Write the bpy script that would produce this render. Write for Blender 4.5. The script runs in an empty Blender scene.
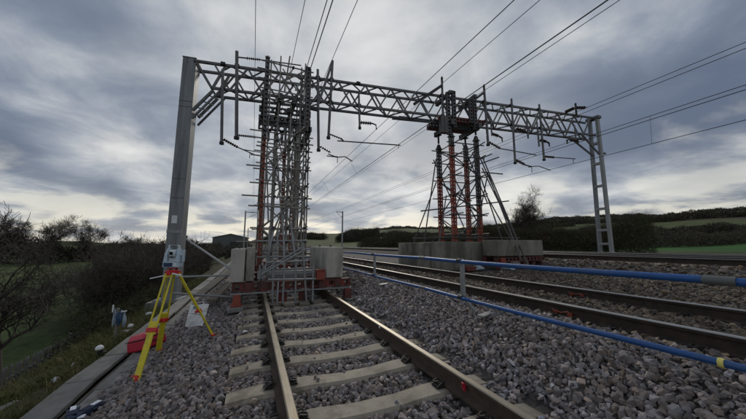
import bpy, bmesh, math, random
import numpy as np
from mathutils import Matrix, Vector, Quaternion

R = math.radians
sc = bpy.context.scene
COL = sc.collection
random.seed(7); RNG = np.random.default_rng(11)

# ------------------------------------------------------------------ camera
CAM_H = 1.185
cam_d = bpy.data.cameras.new('camera'); cam = bpy.data.objects.new('camera', cam_d); COL.objects.link(cam)
cam.location = (0, 0, CAM_H); cam.rotation_euler = (R(97.226), 0, R(-23.03))
cam_d.sensor_width = 36; cam_d.lens = 13.512; cam_d.clip_end = 6000; cam_d.clip_start = 0.05
sc.camera = cam
sc.view_settings.view_transform = 'Standard'; sc.view_settings.look = 'None'
sc.view_settings.gamma = 1; sc.view_settings.exposure = 0.0; sc.view_settings.use_curve_mapping = False

# ------------------------------------------------------------------ sky and sun
SUN_AZ, SUN_EL = R(22), R(33)         # azimuth measured clockwise from +Y
world = bpy.data.worlds.new('World'); sc.world = world; world.use_nodes = True
def build_world():
    nt = world.node_tree; n = nt.nodes; l = nt.links
    n.clear()
    def new(t, **k):
        x = n.new(t)
        for a, b in k.items(): setattr(x, a, b)
        return x
    def math_(op, a, b=None, c=None, clamp=False):
        m = new('ShaderNodeMath', operation=op, use_clamp=clamp)
        for i, v in enumerate((a, b, c)):
            if v is None: continue
            if isinstance(v, (int, float)): m.inputs[i].default_value = v
            else: l.new(v, m.inputs[i])
        return m.outputs[0]
    def mix(f, a, b, mode='MIX'):
        m = new('ShaderNodeMix', data_type='RGBA', blend_type=mode)
        for i, v in ((0, f), (6, a), (7, b)):
            if isinstance(v, (int, float)): m.inputs[i].default_value = v
            elif isinstance(v, tuple): m.inputs[i].default_value = (*v, 1)
            else: l.new(v, m.inputs[i])
        return m.outputs[2]
    out = new('ShaderNodeOutputWorld'); bg = new('ShaderNodeBackground'); bg.inputs[1].default_value = 0.1
    l.new(bg.outputs[0], out.inputs[0])
    sky = new('ShaderNodeTexSky', sky_type='NISHITA'); sky.sun_disc = False
    sky.sun_elevation = SUN_EL; sky.sun_rotation = SUN_AZ; sky.air_density = 1.2; sky.dust_density = 1.5
    tc = new('ShaderNodeTexCoord'); sep = new('ShaderNodeSeparateXYZ'); l.new(tc.outputs['Generated'], sep.inputs[0])
    x, y, z = sep.outputs
    zc = math_('MAXIMUM', z, 0.0)
    den = math_('ADD', zc, 0.21)
    comb = new('ShaderNodeCombineXYZ')
    l.new(math_('DIVIDE', x, den), comb.inputs[0]); l.new(math_('DIVIDE', y, den), comb.inputs[1])
    def noise(scale, detail, rough, dist, off):
        mp = new('ShaderNodeMapping'); mp.inputs['Location'].default_value = off; l.new(comb.outputs[0], mp.inputs[0])
        t = new('ShaderNodeTexNoise'); t.inputs['Scale'].default_value = scale; t.inputs['Detail'].default_value = detail
        t.inputs['Roughness'].default_value = rough; t.inputs['Distortion'].default_value = dist
        l.new(mp.outputs[0], t.inputs['Vector']); return t.outputs[0]
    big = noise(0.75, 3, 0.5, 0.2, CLOUD_OFF)
    fine = noise(2.3, 12, 0.58, 0.3, (3.1, 7.7, 0))
    gapn = noise(1.5, 9, 0.56, 0.3, (9.2, 1.3, 0))
    dens = math_('ADD', math_('MULTIPLY', big, 0.68), math_('MULTIPLY', fine, 0.32))
    ramp = new('ShaderNodeValToRGB'); l.new(dens, ramp.inputs[0])
    cr = ramp.color_ramp; cr.interpolation = 'B_SPLINE'
    cols = [(0.36, (.82, .825, .83)), (0.43, (.55, .57, .595)), (0.49, (.30, .345, .42)), (0.55, (.170, .210, .288)), (0.65, (.11, .145, .218))]
    cr.elements[0].position = cols[0][0]; cr.elements[0].color = (*cols[0][1], 1)
    cr.elements[1].position = cols[-1][0]; cr.elements[1].color = (*cols[-1][1], 1)
    for p, c in cols[1:-1]:
        e = cr.elements.new(p); e.color = (*c, 1)
    # breaks in the deck: thin, mostly low down, showing bright cream cloud edges and pale blue sky
    low = math_('POWER', math_('SUBTRACT', 1.0, zc, clamp=True), 4.5)
    gm = new('ShaderNodeMapRange'); gm.interpolation_type = 'SMOOTHSTEP'
    l.new(math_('ADD', gapn, math_('MULTIPLY', low, 0.10)), gm.inputs[0])
    gm.inputs[1].default_value = 0.50; gm.inputs[2].default_value = 0.66
    gap = math_('MULTIPLY', gm.outputs[0], math_('ADD', math_('MULTIPLY', low, 0.95), 0.04))
    dot = new('ShaderNodeVectorMath', operation='DOT_PRODUCT'); l.new(tc.outputs['Generated'], dot.inputs[0])
    dot.inputs[1].default_value = (math.sin(SUN_AZ)*math.cos(SUN_EL), math.cos(SUN_AZ)*math.cos(SUN_EL), math.sin(SUN_EL))
    glow = math_('POWER', math_('MAXIMUM', dot.outputs['Value'], 0.0), 9.0)
    bright = mix(0.25, (9.4, 8.9, 7.6), sky.outputs[0])
    deck = new('ShaderNodeVectorMath', operation='SCALE'); l.new(ramp.outputs[0], deck.inputs[0]); deck.inputs['Scale'].default_value = 10.0
    c1 = mix(gap, deck.outputs[0], bright)
    warm = mix(math_('MULTIPLY', glow, 0.45), c1, (6.6, 6.75, 6.8))
    pale = mix(math_('MULTIPLY', math_('POWER', math_('SUBTRACT', 1.0, zc, clamp=True), 10.0), 0.36), warm, (8.8, 8.4, 7.3))
    l.new(pale, bg.inputs[0])
CLOUD_OFF = (14.0, 8.0, 0.0)
build_world()
sun_d = bpy.data.lights.new('sun', 'SUN'); sun_d.energy = 1.3; sun_d.angle = R(12); sun_d.color = (1, 0.93, 0.82)
sun = bpy.data.objects.new('sun', sun_d); COL.objects.link(sun)
sdir = Vector((math.sin(SUN_AZ)*math.cos(SUN_EL), math.cos(SUN_AZ)*math.cos(SUN_EL), math.sin(SUN_EL)))
sun.rotation_euler = sdir.to_track_quat('Z', 'Y').to_euler(); sun.location = (10, 40, 30)

# ------------------------------------------------------------------ materials
def mat(name, col, rough=0.7, metal=0.0, var=0.25, scale=6.0, bump=0.0, bscale=40.0, col2=None, thr=(0.45, 0.62), stain=None, rnd=0.0, spec=0.5, coord='Object', stretch=None):
    m = bpy.data.materials.new(name); m.use_nodes = True
    nt = m.node_tree; n = nt.nodes; l = nt.links; b = n['Principled BSDF']
    b.inputs['Roughness'].default_value = rough; b.inputs['Metallic'].default_value = metal
    b.inputs['Specular IOR Level'].default_value = spec
    if coord == 'World':
        tc = n.new('ShaderNodeNewGeometry'); vec = tc.outputs['Position']
    else:
        tc = n.new('ShaderNodeTexCoord'); vec = tc.outputs['Object']
    if stretch:
        mp = n.new('ShaderNodeMapping'); mp.inputs['Scale'].default_value = stretch; l.new(vec, mp.inputs[0]); vec = mp.outputs[0]
    t = n.new('ShaderNodeTexNoise'); t.inputs['Scale'].default_value = scale; t.inputs['Detail'].default_value = 7; t.inputs['Roughness'].default_value = 0.62
    l.new(vec, t.inputs['Vector'])
    mr = n.new('ShaderNodeMapRange'); mr.inputs[1].default_value = 0.25; mr.inputs[2].default_value = 0.75
    mr.inputs[3].default_value = 1 - var; mr.inputs[4].default_value = 1 + var
    l.new(t.outputs[0], mr.inputs[0])
    hs = n.new('ShaderNodeHueSaturation'); hs.inputs['Color'].default_value = (*col, 1)
    val = mr.outputs[0]
    if rnd:
        oi = n.new('ShaderNodeObjectInfo'); r2 = n.new('ShaderNodeMapRange'); l.new(oi.outputs['Random'], r2.inputs[0])
        r2.inputs[3].default_value = 1 - rnd; r2.inputs[4].default_value = 1 + rnd
        mu = n.new('ShaderNodeMath'); mu.operation = 'MULTIPLY'; l.new(val, mu.inputs[0]); l.new(r2.outputs[0], mu.inputs[1]); val = mu.outputs[0]
    l.new(val, hs.inputs['Value']); c = hs.outputs[0]
    if col2:
        t2 = n.new('ShaderNodeTexNoise'); t2.inputs['Scale'].default_value = scale * 0.6; t2.inputs['Detail'].default_value = 8; t2.inputs['Roughness'].default_value = 0.7
        mp2 = n.new('ShaderNodeMapping'); mp2.inputs['Location'].default_value = (5, 3, 1); l.new(vec, mp2.inputs[0]); l.new(mp2.outputs[0], t2.inputs['Vector'])
        m2 = n.new('ShaderNodeMapRange'); m2.inputs[1].default_value = thr[0]; m2.inputs[2].default_value = thr[1]; l.new(t2.outputs[0], m2.inputs[0])
        mx = n.new('ShaderNodeMix'); mx.data_type = 'RGBA'; l.new(m2.outputs[0], mx.inputs[0]); l.new(c, mx.inputs[6]); mx.inputs[7].default_value = (*col2, 1)
        c = mx.outputs[2]
    l.new(c, b.inputs['Base Color'])
    rr = n.new('ShaderNodeMapRange'); rr.inputs[3].default_value = max(0, rough - 0.12); rr.inputs[4].default_value = min(1, rough + 0.12)
    l.new(t.outputs[0], rr.inputs[0]); l.new(rr.outputs[0], b.inputs['Roughness'])
    if bump:
        tb = n.new('ShaderNodeTexNoise'); tb.inputs['Scale'].default_value = bscale; tb.inputs['Detail'].default_value = 6
        l.new(vec, tb.inputs['Vector'])
        bp = n.new('ShaderNodeBump'); bp.inputs['Strength'].default_value = bump; bp.inputs['Distance'].default_value = 0.02
        l.new(tb.outputs[0], bp.inputs['Height']); l.new(bp.outputs[0], b.inputs['Normal'])
    return m
M = {}
M['galv'] = mat('galvanised_steel', (0.27, 0.28, 0.285), 0.55, 0.35, 0.25, 9, 0.1, 60, (0.20, 0.19, 0.18), (0.5, 0.75), rnd=0.18)
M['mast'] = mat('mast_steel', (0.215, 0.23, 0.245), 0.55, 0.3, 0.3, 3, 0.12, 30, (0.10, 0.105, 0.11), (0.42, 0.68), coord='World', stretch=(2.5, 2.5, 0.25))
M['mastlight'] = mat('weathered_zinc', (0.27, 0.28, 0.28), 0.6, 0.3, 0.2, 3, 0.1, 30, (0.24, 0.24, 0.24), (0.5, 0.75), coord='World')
M['boom'] = mat('boom_steel', (0.145, 0.15, 0.155), 0.6, 0.3, 0.25, 3, 0.1, 30, (0.08, 0.07, 0.062), (0.5, 0.7), coord='World')
M['tube'] = mat('scaffold_tube_steel', (0.25, 0.24, 0.225), 0.58, 0.3, 0.3, 4, 0.08, 50, (0.15, 0.10, 0.07), (0.52, 0.72), rnd=0.3, coord='World')
M['tubedark'] = mat('weathered_scaffold_tube', (0.075, 0.073, 0.072), 0.6, 0.3, 0.3, 4, 0.08, 50, (0.055, 0.04, 0.034), (0.5, 0.7), rnd=0.3, coord='World')
M['dark'] = mat('dark_oxidised_steel', (0.035, 0.035, 0.037), 0.6, 0.3, 0.3, 6, coord='World')
M['insul'] = mat('brown_porcelain', (0.05, 0.032, 0.028), 0.3, 0, 0.2, 8)
M['wire'] = mat('copper_wire_tarnished', (0.045, 0.05, 0.05), 0.55, 0.4, 0.2, 4)
M['red'] = mat('red_paint_worn', (0.30, 0.070, 0.040), 0.6, 0.0, 0.3, 7, 0.1, 40, (0.12, 0.05, 0.04), (0.47, 0.70), rnd=0.2, coord='World')
M['redbase'] = mat('dull_red_base_paint', (0.15, 0.027, 0.022), 0.7, 0.0, 0.4, 7, 0.15, 40, (0.06, 0.034, 0.03), (0.40, 0.60), rnd=0.2, coord='World')
M['orange'] = mat('orange_red_paint', (0.22, 0.045, 0.026), 0.6, 0.0, 0.25, 9, 0.1, 40, (0.2, 0.06, 0.04), (0.55, 0.75))
M['sold'] = mat('grey_shoring_paint', (0.085, 0.085, 0.088), 0.55, 0.2, 0.25, 6, 0.1, 40, (0.10, 0.045, 0.035), (0.52, 0.72), rnd=0.2, coord='World')
M['conc'] = mat('block_concrete', (0.40, 0.385, 0.345), 0.9, 0, 0.28, 2.2, 0.35, 22, (0.16, 0.15, 0.13), (0.45, 0.62), rnd=0.12, stretch=(1.2, 1.2, 0.4))
M['concdirty'] = mat('weathered_block_concrete', (0.25, 0.238, 0.195), 0.92, 0, 0.35, 1.8, 0.4, 18, (0.10, 0.098, 0.078), (0.43, 0.60), rnd=0.15, stretch=(1.2, 1.2, 0.45))
M['sleeper'] = mat('sleeper_concrete', (0.29, 0.258, 0.205), 0.9, 0, 0.28, 7, 0.4, 50, (0.17, 0.145, 0.11), (0.45, 0.63), rnd=0.10)
M['lid'] = mat('trough_concrete', (0.19, 0.185, 0.175), 0.92, 0, 0.2, 5, 0.3, 40, (0.11, 0.11, 0.09), (0.46, 0.66), rnd=0.15)
M['pad'] = mat('timber_pad', (0.16, 0.14, 0.11), 0.85, 0, 0.25, 6, 0.25, 30, (0.12, 0.10, 0.08), (0.5, 0.7), stretch=(1, 6, 6))
M['rust'] = mat('rail_rust', (0.046, 0.033, 0.025), 0.88, 0.0, 0.4, 14, 0.2, 60, (0.024, 0.019, 0.016), (0.45, 0.65), coord='World')
M['rustnear'] = mat('near_rail_rust', (0.070, 0.047, 0.033), 0.85, 0.0, 0.4, 14, 0.2, 60, (0.045, 0.032, 0.024), (0.45, 0.65), coord='World')
M['railtop'] = mat('dull_rail_head', (0.27, 0.24, 0.19), 0.44, 0.6, 0.2, 7, 0, 40, (0.20, 0.16, 0.11), (0.5, 0.7), coord='World', stretch=(6, 0.8, 6))
M['shine'] = mat('polished_rail_head', (0.40, 0.385, 0.35), 0.36, 1.0, 0.1, 6, coord='World', stretch=(6, 0.5, 6))
M['clip'] = mat('dark_rail_clip', (0.035, 0.032, 0.03), 0.6, 0.4, 0.3, 20)
M['blue'] = mat('blue_plastic', (0.010, 0.075, 0.26), 0.45, 0, 0.2, 5, 0.08, 60, (0.05, 0.09, 0.17), (0.52, 0.75), coord='World')
M['sleeve'] = mat('grey_sleeve', (0.12, 0.13, 0.13), 0.6, 0.2, 0.2, 12)
M['yellow'] = mat('yellow_fibreglass', (0.62, 0.52, 0.025), 0.5, 0, 0.2, 8, 0.08, 40, (0.36, 0.31, 0.08), (0.52, 0.72))
M['yellowtape'] = mat('yellow_tape', (0.70, 0.62, 0.16), 0.6)
M['tripred'] = mat('tripod_red', (0.55, 0.03, 0.03), 0.45, 0, 0.15, 15)
M['casered'] = mat('case_red_plastic', (0.42, 0.015, 0.04), 0.5, 0, 0.15, 8, 0.06, 40)
M['caselid'] = mat('case_lid_red_plastic', (0.50, 0.04, 0.07), 0.5, 0, 0.15, 8, 0.06, 40)
M['instr'] = mat('instrument_light_blue', (0.42, 0.52, 0.60), 0.4, 0, 0.08, 10)
M['instrw'] = mat('instrument_white', (0.60, 0.66, 0.70), 0.4, 0, 0.08, 10)
M['screen'] = mat('instrument_navy', (0.015, 0.04, 0.11), 0.3, 0, 0.1, 10)
M['black'] = mat('black_rubber', (0.012, 0.012, 0.013), 0.5, 0, 0.2, 10)
M['lens'] = mat('lens_glass', (0.005, 0.007, 0.012), 0.06, 0, 0.0, 10)
M['white'] = mat('white_plastic', (0.66, 0.68, 0.70), 0.5, 0, 0.1, 9)
M['paper'] = mat('white_paper_in_plastic', (0.68, 0.70, 0.74), 0.3, 0, 0.1, 9, 0.25, 12)
M['ink'] = mat('grey_print', (0.20, 0.22, 0.26), 0.6)
M['navy'] = mat('navy_fabric', (0.012, 0.022, 0.05), 0.75, 0, 0.3, 20, 0.2, 60)
M['reflect'] = mat('white_reflective_patch', (0.75, 0.77, 0.82), 0.4, 0, 0.1, 20)
M['bluewhite'] = mat('pale_blue_plastic_film', (0.24, 0.30, 0.35), 0.35, 0, 0.35, 10, 0.3, 14)
M['bluefilm'] = mat('dark_blue_plastic_film', (0.03, 0.07, 0.14), 0.4, 0, 0.25, 10, 0.3, 14)
M['palis'] = mat('fence_galvanised', (0.12, 0.125, 0.13), 0.6, 0.3, 0.25, 8, rnd=0.2)
M['bark'] = mat('winter_bark', (0.055, 0.047, 0.038), 0.9, 0, 0.3, 8, coord='World')
M['twig'] = mat('winter_twigs', (0.062, 0.052, 0.042), 0.9, 0, 0.3, 3, coord='World')
M['leaf'] = mat('scrub_leaf', (0.042, 0.046, 0.022), 0.85, 0, 0.5, 1.2, coord='World', col2=(0.060, 0.045, 0.030), spec=0.2)
M['hazedleaf'] = mat('hazed_far_foliage', (0.066, 0.065, 0.045), 0.9, 0, 0.4, 0.2, coord='World', col2=(0.075, 0.06, 0.046), spec=0.2)  # far foliage colour lightened to stand in for distance haze
M['grass'] = mat('verge_grass', (0.075, 0.090, 0.028), 0.85, 0, 0.5, 4, coord='World', col2=(0.15, 0.12, 0.06), spec=0.2)
M['shedwall'] = mat('shed_cladding', (0.10, 0.105, 0.105), 0.8, 0, 0.15, 0.4, stretch=(6, 6, 0.3))
M['shedroof'] = mat('shed_roof_sheet', (0.075, 0.08, 0.08), 0.7, 0, 0.15, 0.4)
M['postgrey'] = mat('concrete_post', (0.16, 0.15, 0.13), 0.9, 0, 0.2, 9)

def mat_stone():
    m = bpy.data.materials.new('ballast_granite'); m.use_nodes = True
    n = m.node_tree.nodes; l = m.node_tree.links; b = n['Principled BSDF']
    a = n.new('ShaderNodeAttribute'); a.attribute_name = 'tint'
    g = n.new('ShaderNodeNewGeometry')
    t = n.new('ShaderNodeTexNoise'); t.inputs['Scale'].default_value = 90; t.inputs['Detail'].default_value = 4; l.new(g.outputs['Position'], t.inputs['Vector'])
    mr = n.new('ShaderNodeMapRange'); mr.inputs[3].default_value = 0.55; mr.inputs[4].default_value = 1.45; l.new(t.outputs[0], mr.inputs[0])
    mx = n.new('ShaderNodeMix'); mx.data_type = 'RGBA'; mx.blend_type = 'MULTIPLY'; mx.inputs[0].default_value = 1
    l.new(a.outputs['Color'], mx.inputs[6]); l.new(mr.outputs[0], mx.inputs[7]); l.new(mx.outputs[2], b.inputs['Base Color'])
    b.inputs['Roughness'].default_value = 0.72; b.inputs['Specular IOR Level'].default_value = 0.35
    bp = n.new('ShaderNodeBump'); bp.inputs['Strength'].default_value = 0.35; bp.inputs['Distance'].default_value = 0.01
    l.new(t.outputs[0], bp.inputs['Height']); l.new(bp.outputs[0], b.inputs['Normal'])
    return m
M['stone'] = mat_stone()

def mat_ballast():
    m = bpy.data.materials.new('ballast_bed'); m.use_nodes = True
    n = m.node_tree.nodes; l = m.node_tree.links; b = n['Principled BSDF']
    g = n.new('ShaderNodeNewGeometry')
    v = n.new('ShaderNodeTexVoronoi'); v.inputs['Scale'].default_value = 16; l.new(g.outputs['Position'], v.inputs['Vector'])
    cr = n.new('ShaderNodeMapRange'); cr.inputs[3].default_value = 0.5; cr.inputs[4].default_value = 1.5
    sp = n.new('ShaderNodeSeparateColor'); l.new(v.outputs['Color'], sp.inputs[0]); l.new(sp.outputs[0], cr.inputs[0])
    t = n.new('ShaderNodeTexNoise'); t.inputs['Scale'].default_value = 0.7; t.inputs['Detail'].default_value = 6; l.new(g.outputs['Position'], t.inputs['Vector'])
    mx = n.new('ShaderNodeMix'); mx.data_type = 'RGBA'; l.new(t.outputs[0], mx.inputs[0])
    mx.inputs[6].default_value = (0.085, 0.08, 0.08, 1); mx.inputs[7].default_value = (0.07, 0.058, 0.046, 1)
    m2 = n.new('ShaderNodeMix'); m2.data_type = 'RGBA'; m2.blend_type = 'MULTIPLY'; m2.inputs[0].default_value = 1
    l.new(mx.outputs[2], m2.inputs[6]); l.new(cr.outputs[0], m2.inputs[7]); l.new(m2.outputs[2], b.inputs['Base Color'])
    b.inputs['Roughness'].default_value = 0.9
    bp = n.new('ShaderNodeBump'); bp.inputs['Strength'].default_value = 0.9; bp.inputs['Distance'].default_value = 0.04; bp.invert = True
    l.new(v.outputs['Distance'], bp.inputs['Height']); l.new(bp.outputs[0], b.inputs['Normal'])
    return m
M['ballast'] = mat_ballast()

def mat_ground():
    m = bpy.data.materials.new('fields'); m.use_nodes = True
    n = m.node_tree.nodes; l = m.node_tree.links; b = n['Principled BSDF']
    g = n.new('ShaderNodeNewGeometry'); P = g.outputs['Position']
    sep = n.new('ShaderNodeSeparateXYZ'); l.new(P, sep.inputs[0])
    v = n.new('ShaderNodeTexVoronoi'); v.inputs['Scale'].default_value = 0.008; v.voronoi_dimensions = '2D'; l.new(P, v.inputs['Vector'])
    sp = n.new('ShaderNodeSeparateColor'); l.new(v.outputs['Color'], sp.inputs[0])
    ramp = n.new('ShaderNodeValToRGB'); l.new(sp.outputs[1], ramp.inputs[0]); ramp.color_ramp.interpolation = 'CONSTANT'
    e = ramp.color_ramp.elements; e[0].position = 0; e[0].color = (0.060, 0.075, 0.027, 1); e[1].position = 0.75; e[1].color = (0.062, 0.053, 0.038, 1)
    q = ramp.color_ramp.elements.new(0.35); q.color = (0.052, 0.062, 0.026, 1)
    t = n.new('ShaderNodeTexNoise'); t.inputs['Scale'].default_value = 0.12; t.inputs['Detail'].default_value = 8; t.inputs['Roughness'].default_value = 0.65; l.new(P, t.inputs['Vector'])
    t3 = n.new('ShaderNodeTexNoise'); t3.inputs['Scale'].default_value = 3; t3.inputs['Detail'].default_value = 6; l.new(P, t3.inputs['Vector'])
    def rng(sock, a, bb, inv=False):
        mr = n.new('ShaderNodeMapRange'); mr.interpolation_type = 'SMOOTHSTEP'; mr.inputs[1].default_value = a; mr.inputs[2].default_value = bb; l.new(sock, mr.inputs[0])
        if inv: mr.inputs[3].default_value = 1; mr.inputs[4].default_value = 0
        return mr.outputs[0]
    def mul(a, bb):
        x = n.new('ShaderNodeMath'); x.operation = 'MULTIPLY'; l.new(a, x.inputs[0]); l.new(bb, x.inputs[1]); return x.outputs[0]
    def mix(f, a, bb):
        x = n.new('ShaderNodeMix'); x.data_type = 'RGBA'; l.new(f, x.inputs[0]); l.new(a, x.inputs[6])
        if isinstance(bb, tuple): x.inputs[7].default_value = (*bb, 1)
        else: l.new(bb, x.inputs[7])
        return x.outputs[2]
    c = ramp.outputs[0]
    # winter wheat field on the right, pasture on the left, rough verge round the line
    right = mul(rng(sep.outputs[0], 40, 42), mul(rng(sep.outputs[0], 170, 172, True), mul(rng(sep.outputs[1], -60, -58), rng(sep.outputs[1], 52, 54, True))))
    c = mix(right, c, (0.027, 0.088, 0.014))
    left = rng(sep.outputs[0], -9, -7, True)
    far = rng(sep.outputs[0], -170, -165)
    c = mix(mul(left, far), c, (0.044, 0.062, 0.020))
    verge = mul(rng(sep.outputs[0], -9, -6), rng(sep.outputs[0], 24, 34, True))
    c = mix(verge, c, (0.050, 0.045, 0.024))
    mr = n.new('ShaderNodeMapRange'); mr.inputs[1].default_value = 0.3; mr.inputs[2].default_value = 0.7; mr.inputs[3].default_value = 0.55; mr.inputs[4].default_value = 1.4; l.new(t.outputs[0], mr.inputs[0])
    mr3 = n.new('ShaderNodeMapRange'); mr3.inputs[1].default_value = 0.3; mr3.inputs[2].default_value = 0.7; mr3.inputs[3].default_value = 0.7; mr3.inputs[4].default_value = 1.3; l.new(t3.outputs[0], mr3.inputs[0])
    m2 = n.new('ShaderNodeMix'); m2.data_type = 'RGBA'; m2.blend_type = 'MULTIPLY'; m2.inputs[0].default_value = 1; l.new(c, m2.inputs[6]); l.new(mul(mr.outputs[0], mr3.outputs[0]), m2.inputs[7])
    l.new(m2.outputs[2], b.inputs['Base Color']); b.inputs['Roughness'].default_value = 0.95; b.inputs['Specular IOR Level'].default_value = 0.15
    bp = n.new('ShaderNodeBump'); bp.inputs['Strength'].default_value = 0.6; bp.inputs['Distance'].default_value = 0.1; l.new(t3.outputs[0], bp.inputs['Height']); l.new(bp.outputs[0], b.inputs['Normal'])
    return m
M['ground'] = mat_ground()

# ------------------------------------------------------------------ helpers
WM = {}                                    # world matrices by object name
def put(o, parent=None, world=None):
    COL.objects.link(o)
    w = world if world is not None else Matrix.Identity(4)
    WM[o.name] = w
    if parent is not None:
        o.parent = parent; o.matrix_parent_inverse = WM[parent.name].inverted()
    o.matrix_basis = w
    return o
def thing(name, label, cat, loc=(0, 0, 0), group=None):
    o = bpy.data.objects.new(name, None); o.empty_display_size = 0.2
    put(o, None, Matrix.Translation(loc)); tag(o, label, cat, group); return o
def tag(o, label=None, cat=None, group=None, kind=None):
    for k, v in (('label', label), ('category', cat), ('group', group), ('kind', kind)):
        if v: o[k] = v
    return o
def mesh_from(name, verts, faces, mats, smooth=False, midx=None):
    me = bpy.data.meshes.new(name); me.from_pydata([tuple(map(float, v)) for v in verts], [], faces)
    for m in (mats if isinstance(mats, (list, tuple)) else [mats]): me.materials.append(m)
    if midx is not None: me.polygons.foreach_set('material_index', midx)
    if smooth: me.polygons.foreach_set('use_smooth', [True] * len(me.polygons))
    me.update(); return me
class MB:
    def __init__(s): s.v = []; s.f = []; s.m = []
    def add(s, vs, fs, mi=0):
        b = len(s.v); s.v += [tuple(v) for v in vs]; s.f += [tuple(i + b for i in f) for f in fs]; s.m += [mi] * len(fs); return s
    def box(s, c, size, rot=None, mi=0, taper=1.0):
        hx, hy, hz = (d / 2 for d in size)
        vs = [Vector((x * hx * (taper if z > 0 else 1), y * hy * (taper if z > 0 else 1), z * hz)) for z in (-1, 1) for y in (-1, 1) for x in (-1, 1)]
        if rot is not None: vs = [rot @ v for v in vs]
        c = Vector(c)
        return s.add([v + c for v in vs], [(0, 2, 3, 1), (4, 5, 7, 6), (0, 1, 5, 4), (2, 6, 7, 3), (0, 4, 6, 2), (1, 3, 7, 5)], mi)
    def bar(s, p, q, w, h, mi=0):               # rectangular bar between two points
        p, q = Vector(p), Vector(q); d = q - p
        x = d.normalized(); up = Vector((0, 0, 1)) if abs(x.z) < 0.95 else Vector((0, 1, 0))
        y = up.cross(x).normalized(); z = x.cross(y)
        rot = Matrix((x, y, z)).transposed()
        return s.box((p + q) / 2, (d.length, w, h), rot, mi)
    def cyl(s, p, q, r, r2=None, n=12, mi=0, caps=True):
        p, q = Vector(p), Vector(q); r2 = r if r2 is None else r2
        x = (q - p).normalized(); up = Vector((0, 0, 1)) if abs(x.z) < 0.95 else Vector((0, 1, 0))
        a = up.cross(x).normalized(); b = x.cross(a)
        vs = [p + (a * math.cos(2 * math.pi * i / n) + b * math.sin(2 * math.pi * i / n)) * r for i in range(n)] + [q + (a * math.cos(2 * math.pi * i / n) + b * math.sin(2 * math.pi * i / n)) * r2 for i in range(n)]
        fs = [(i, (i + 1) % n, n + (i + 1) % n, n + i) for i in range(n)]
        if caps: fs += [tuple(reversed(range(n))), tuple(range(n, 2 * n))]
        return s.add(vs, fs, mi)
    def path(s, pts, r, n=6, mi=0):
        for a, b in zip(pts[:-1], pts[1:]): s.cyl(a, b, r, r, n, mi)
        return s
    def sweep(s, pts, r, n=6, mi=0):            # one continuous tube
        pts = [Vector(p) for p in pts]; b0 = len(s.v)
        for i, p in enumerate(pts):
            d = (pts[min(i + 1, len(pts) - 1)] - pts[max(i - 1, 0)]).normalized()
            up = Vector((0, 0, 1)) if abs(d.z) < 0.95 else Vector((0, 1, 0))
            a = up.cross(d).normalized(); b = d.cross(a)
            s.v += [tuple(p + (a * math.cos(2 * math.pi * k / n) + b * math.sin(2 * math.pi * k / n)) * r) for k in range(n)]
        for i in range(len(pts) - 1):
            for k in range(n):
                s.f.append((b0 + i * n + k, b0 + i * n + (k + 1) % n, b0 + (i + 1) * n + (k + 1) % n, b0 + (i + 1) * n + k)); s.m.append(mi)
        return s
    def build(s, name, mats, parent=None, smooth=False, bevel=0, world=None):
        me = mesh_from(name, s.v, s.f, mats, smooth, s.m)
        o = put(bpy.data.objects.new(name, me), parent, world)
        if bevel:
            md = o.modifiers.new('bevel', 'BEVEL'); md.width = bevel; md.segments = 2; md.limit_method = 'ANGLE'
        if smooth:
            try: me.set_sharp_from_angle(angle=R(40))
            except Exception: pass
        return o
_unit = {}
def unit_cyl(m, n=10):
    k = (m.name, n)
    if k not in _unit:
        b = MB().cyl((0, 0, 0), (0, 0, 1), 1, 1, n); me = mesh_from('tube', b.v, b.f, m, True)
        try: me.set_sharp_from_angle(angle=R(50))
        except Exception: pass
        _unit[k] = me
    return _unit[k]
def tube(name, p, q, r, m, parent=None, n=10):
    p, q = Vector(p), Vector(q); d = q - p
    o = bpy.data.objects.new(name, unit_cyl(M[m], n))
    w = Matrix.Translation(p) @ Vector((0, 0, 1)).rotation_difference(d.normalized()).to_matrix().to_4x4() @ Matrix.Diagonal((r, r, d.length, 1))
    return put(o, parent, w)
def unit_box(m):
    k = (m.name, 'box')
    if k not in _unit:
        b = MB().box((0, 0, 0.5), (1, 1, 1)); _unit[k] = mesh_from('bar', b.v, b.f, m)
    return _unit[k]
def bar(name, p, q, w, h, m, parent=None):
    p, q = Vector(p), Vector(q); d = q - p; z = d.normalized()
    up = Vector((0, 0, 1)) if abs(z.z) < 0.95 else Vector((0, 1, 0))
    x = up.cross(z).normalized(); y = z.cross(x)
    rot = Matrix((x, y, z)).transposed().to_4x4()
    o = bpy.data.objects.new(name, unit_box(M[m]))
    return put(o, parent, Matrix.Translation(p) @ rot @ Matrix.Diagonal((w, h, d.length, 1)))
def lerp(a, b, t): return a + (b - a) * t
def V(*a): return Vector(a)

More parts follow.
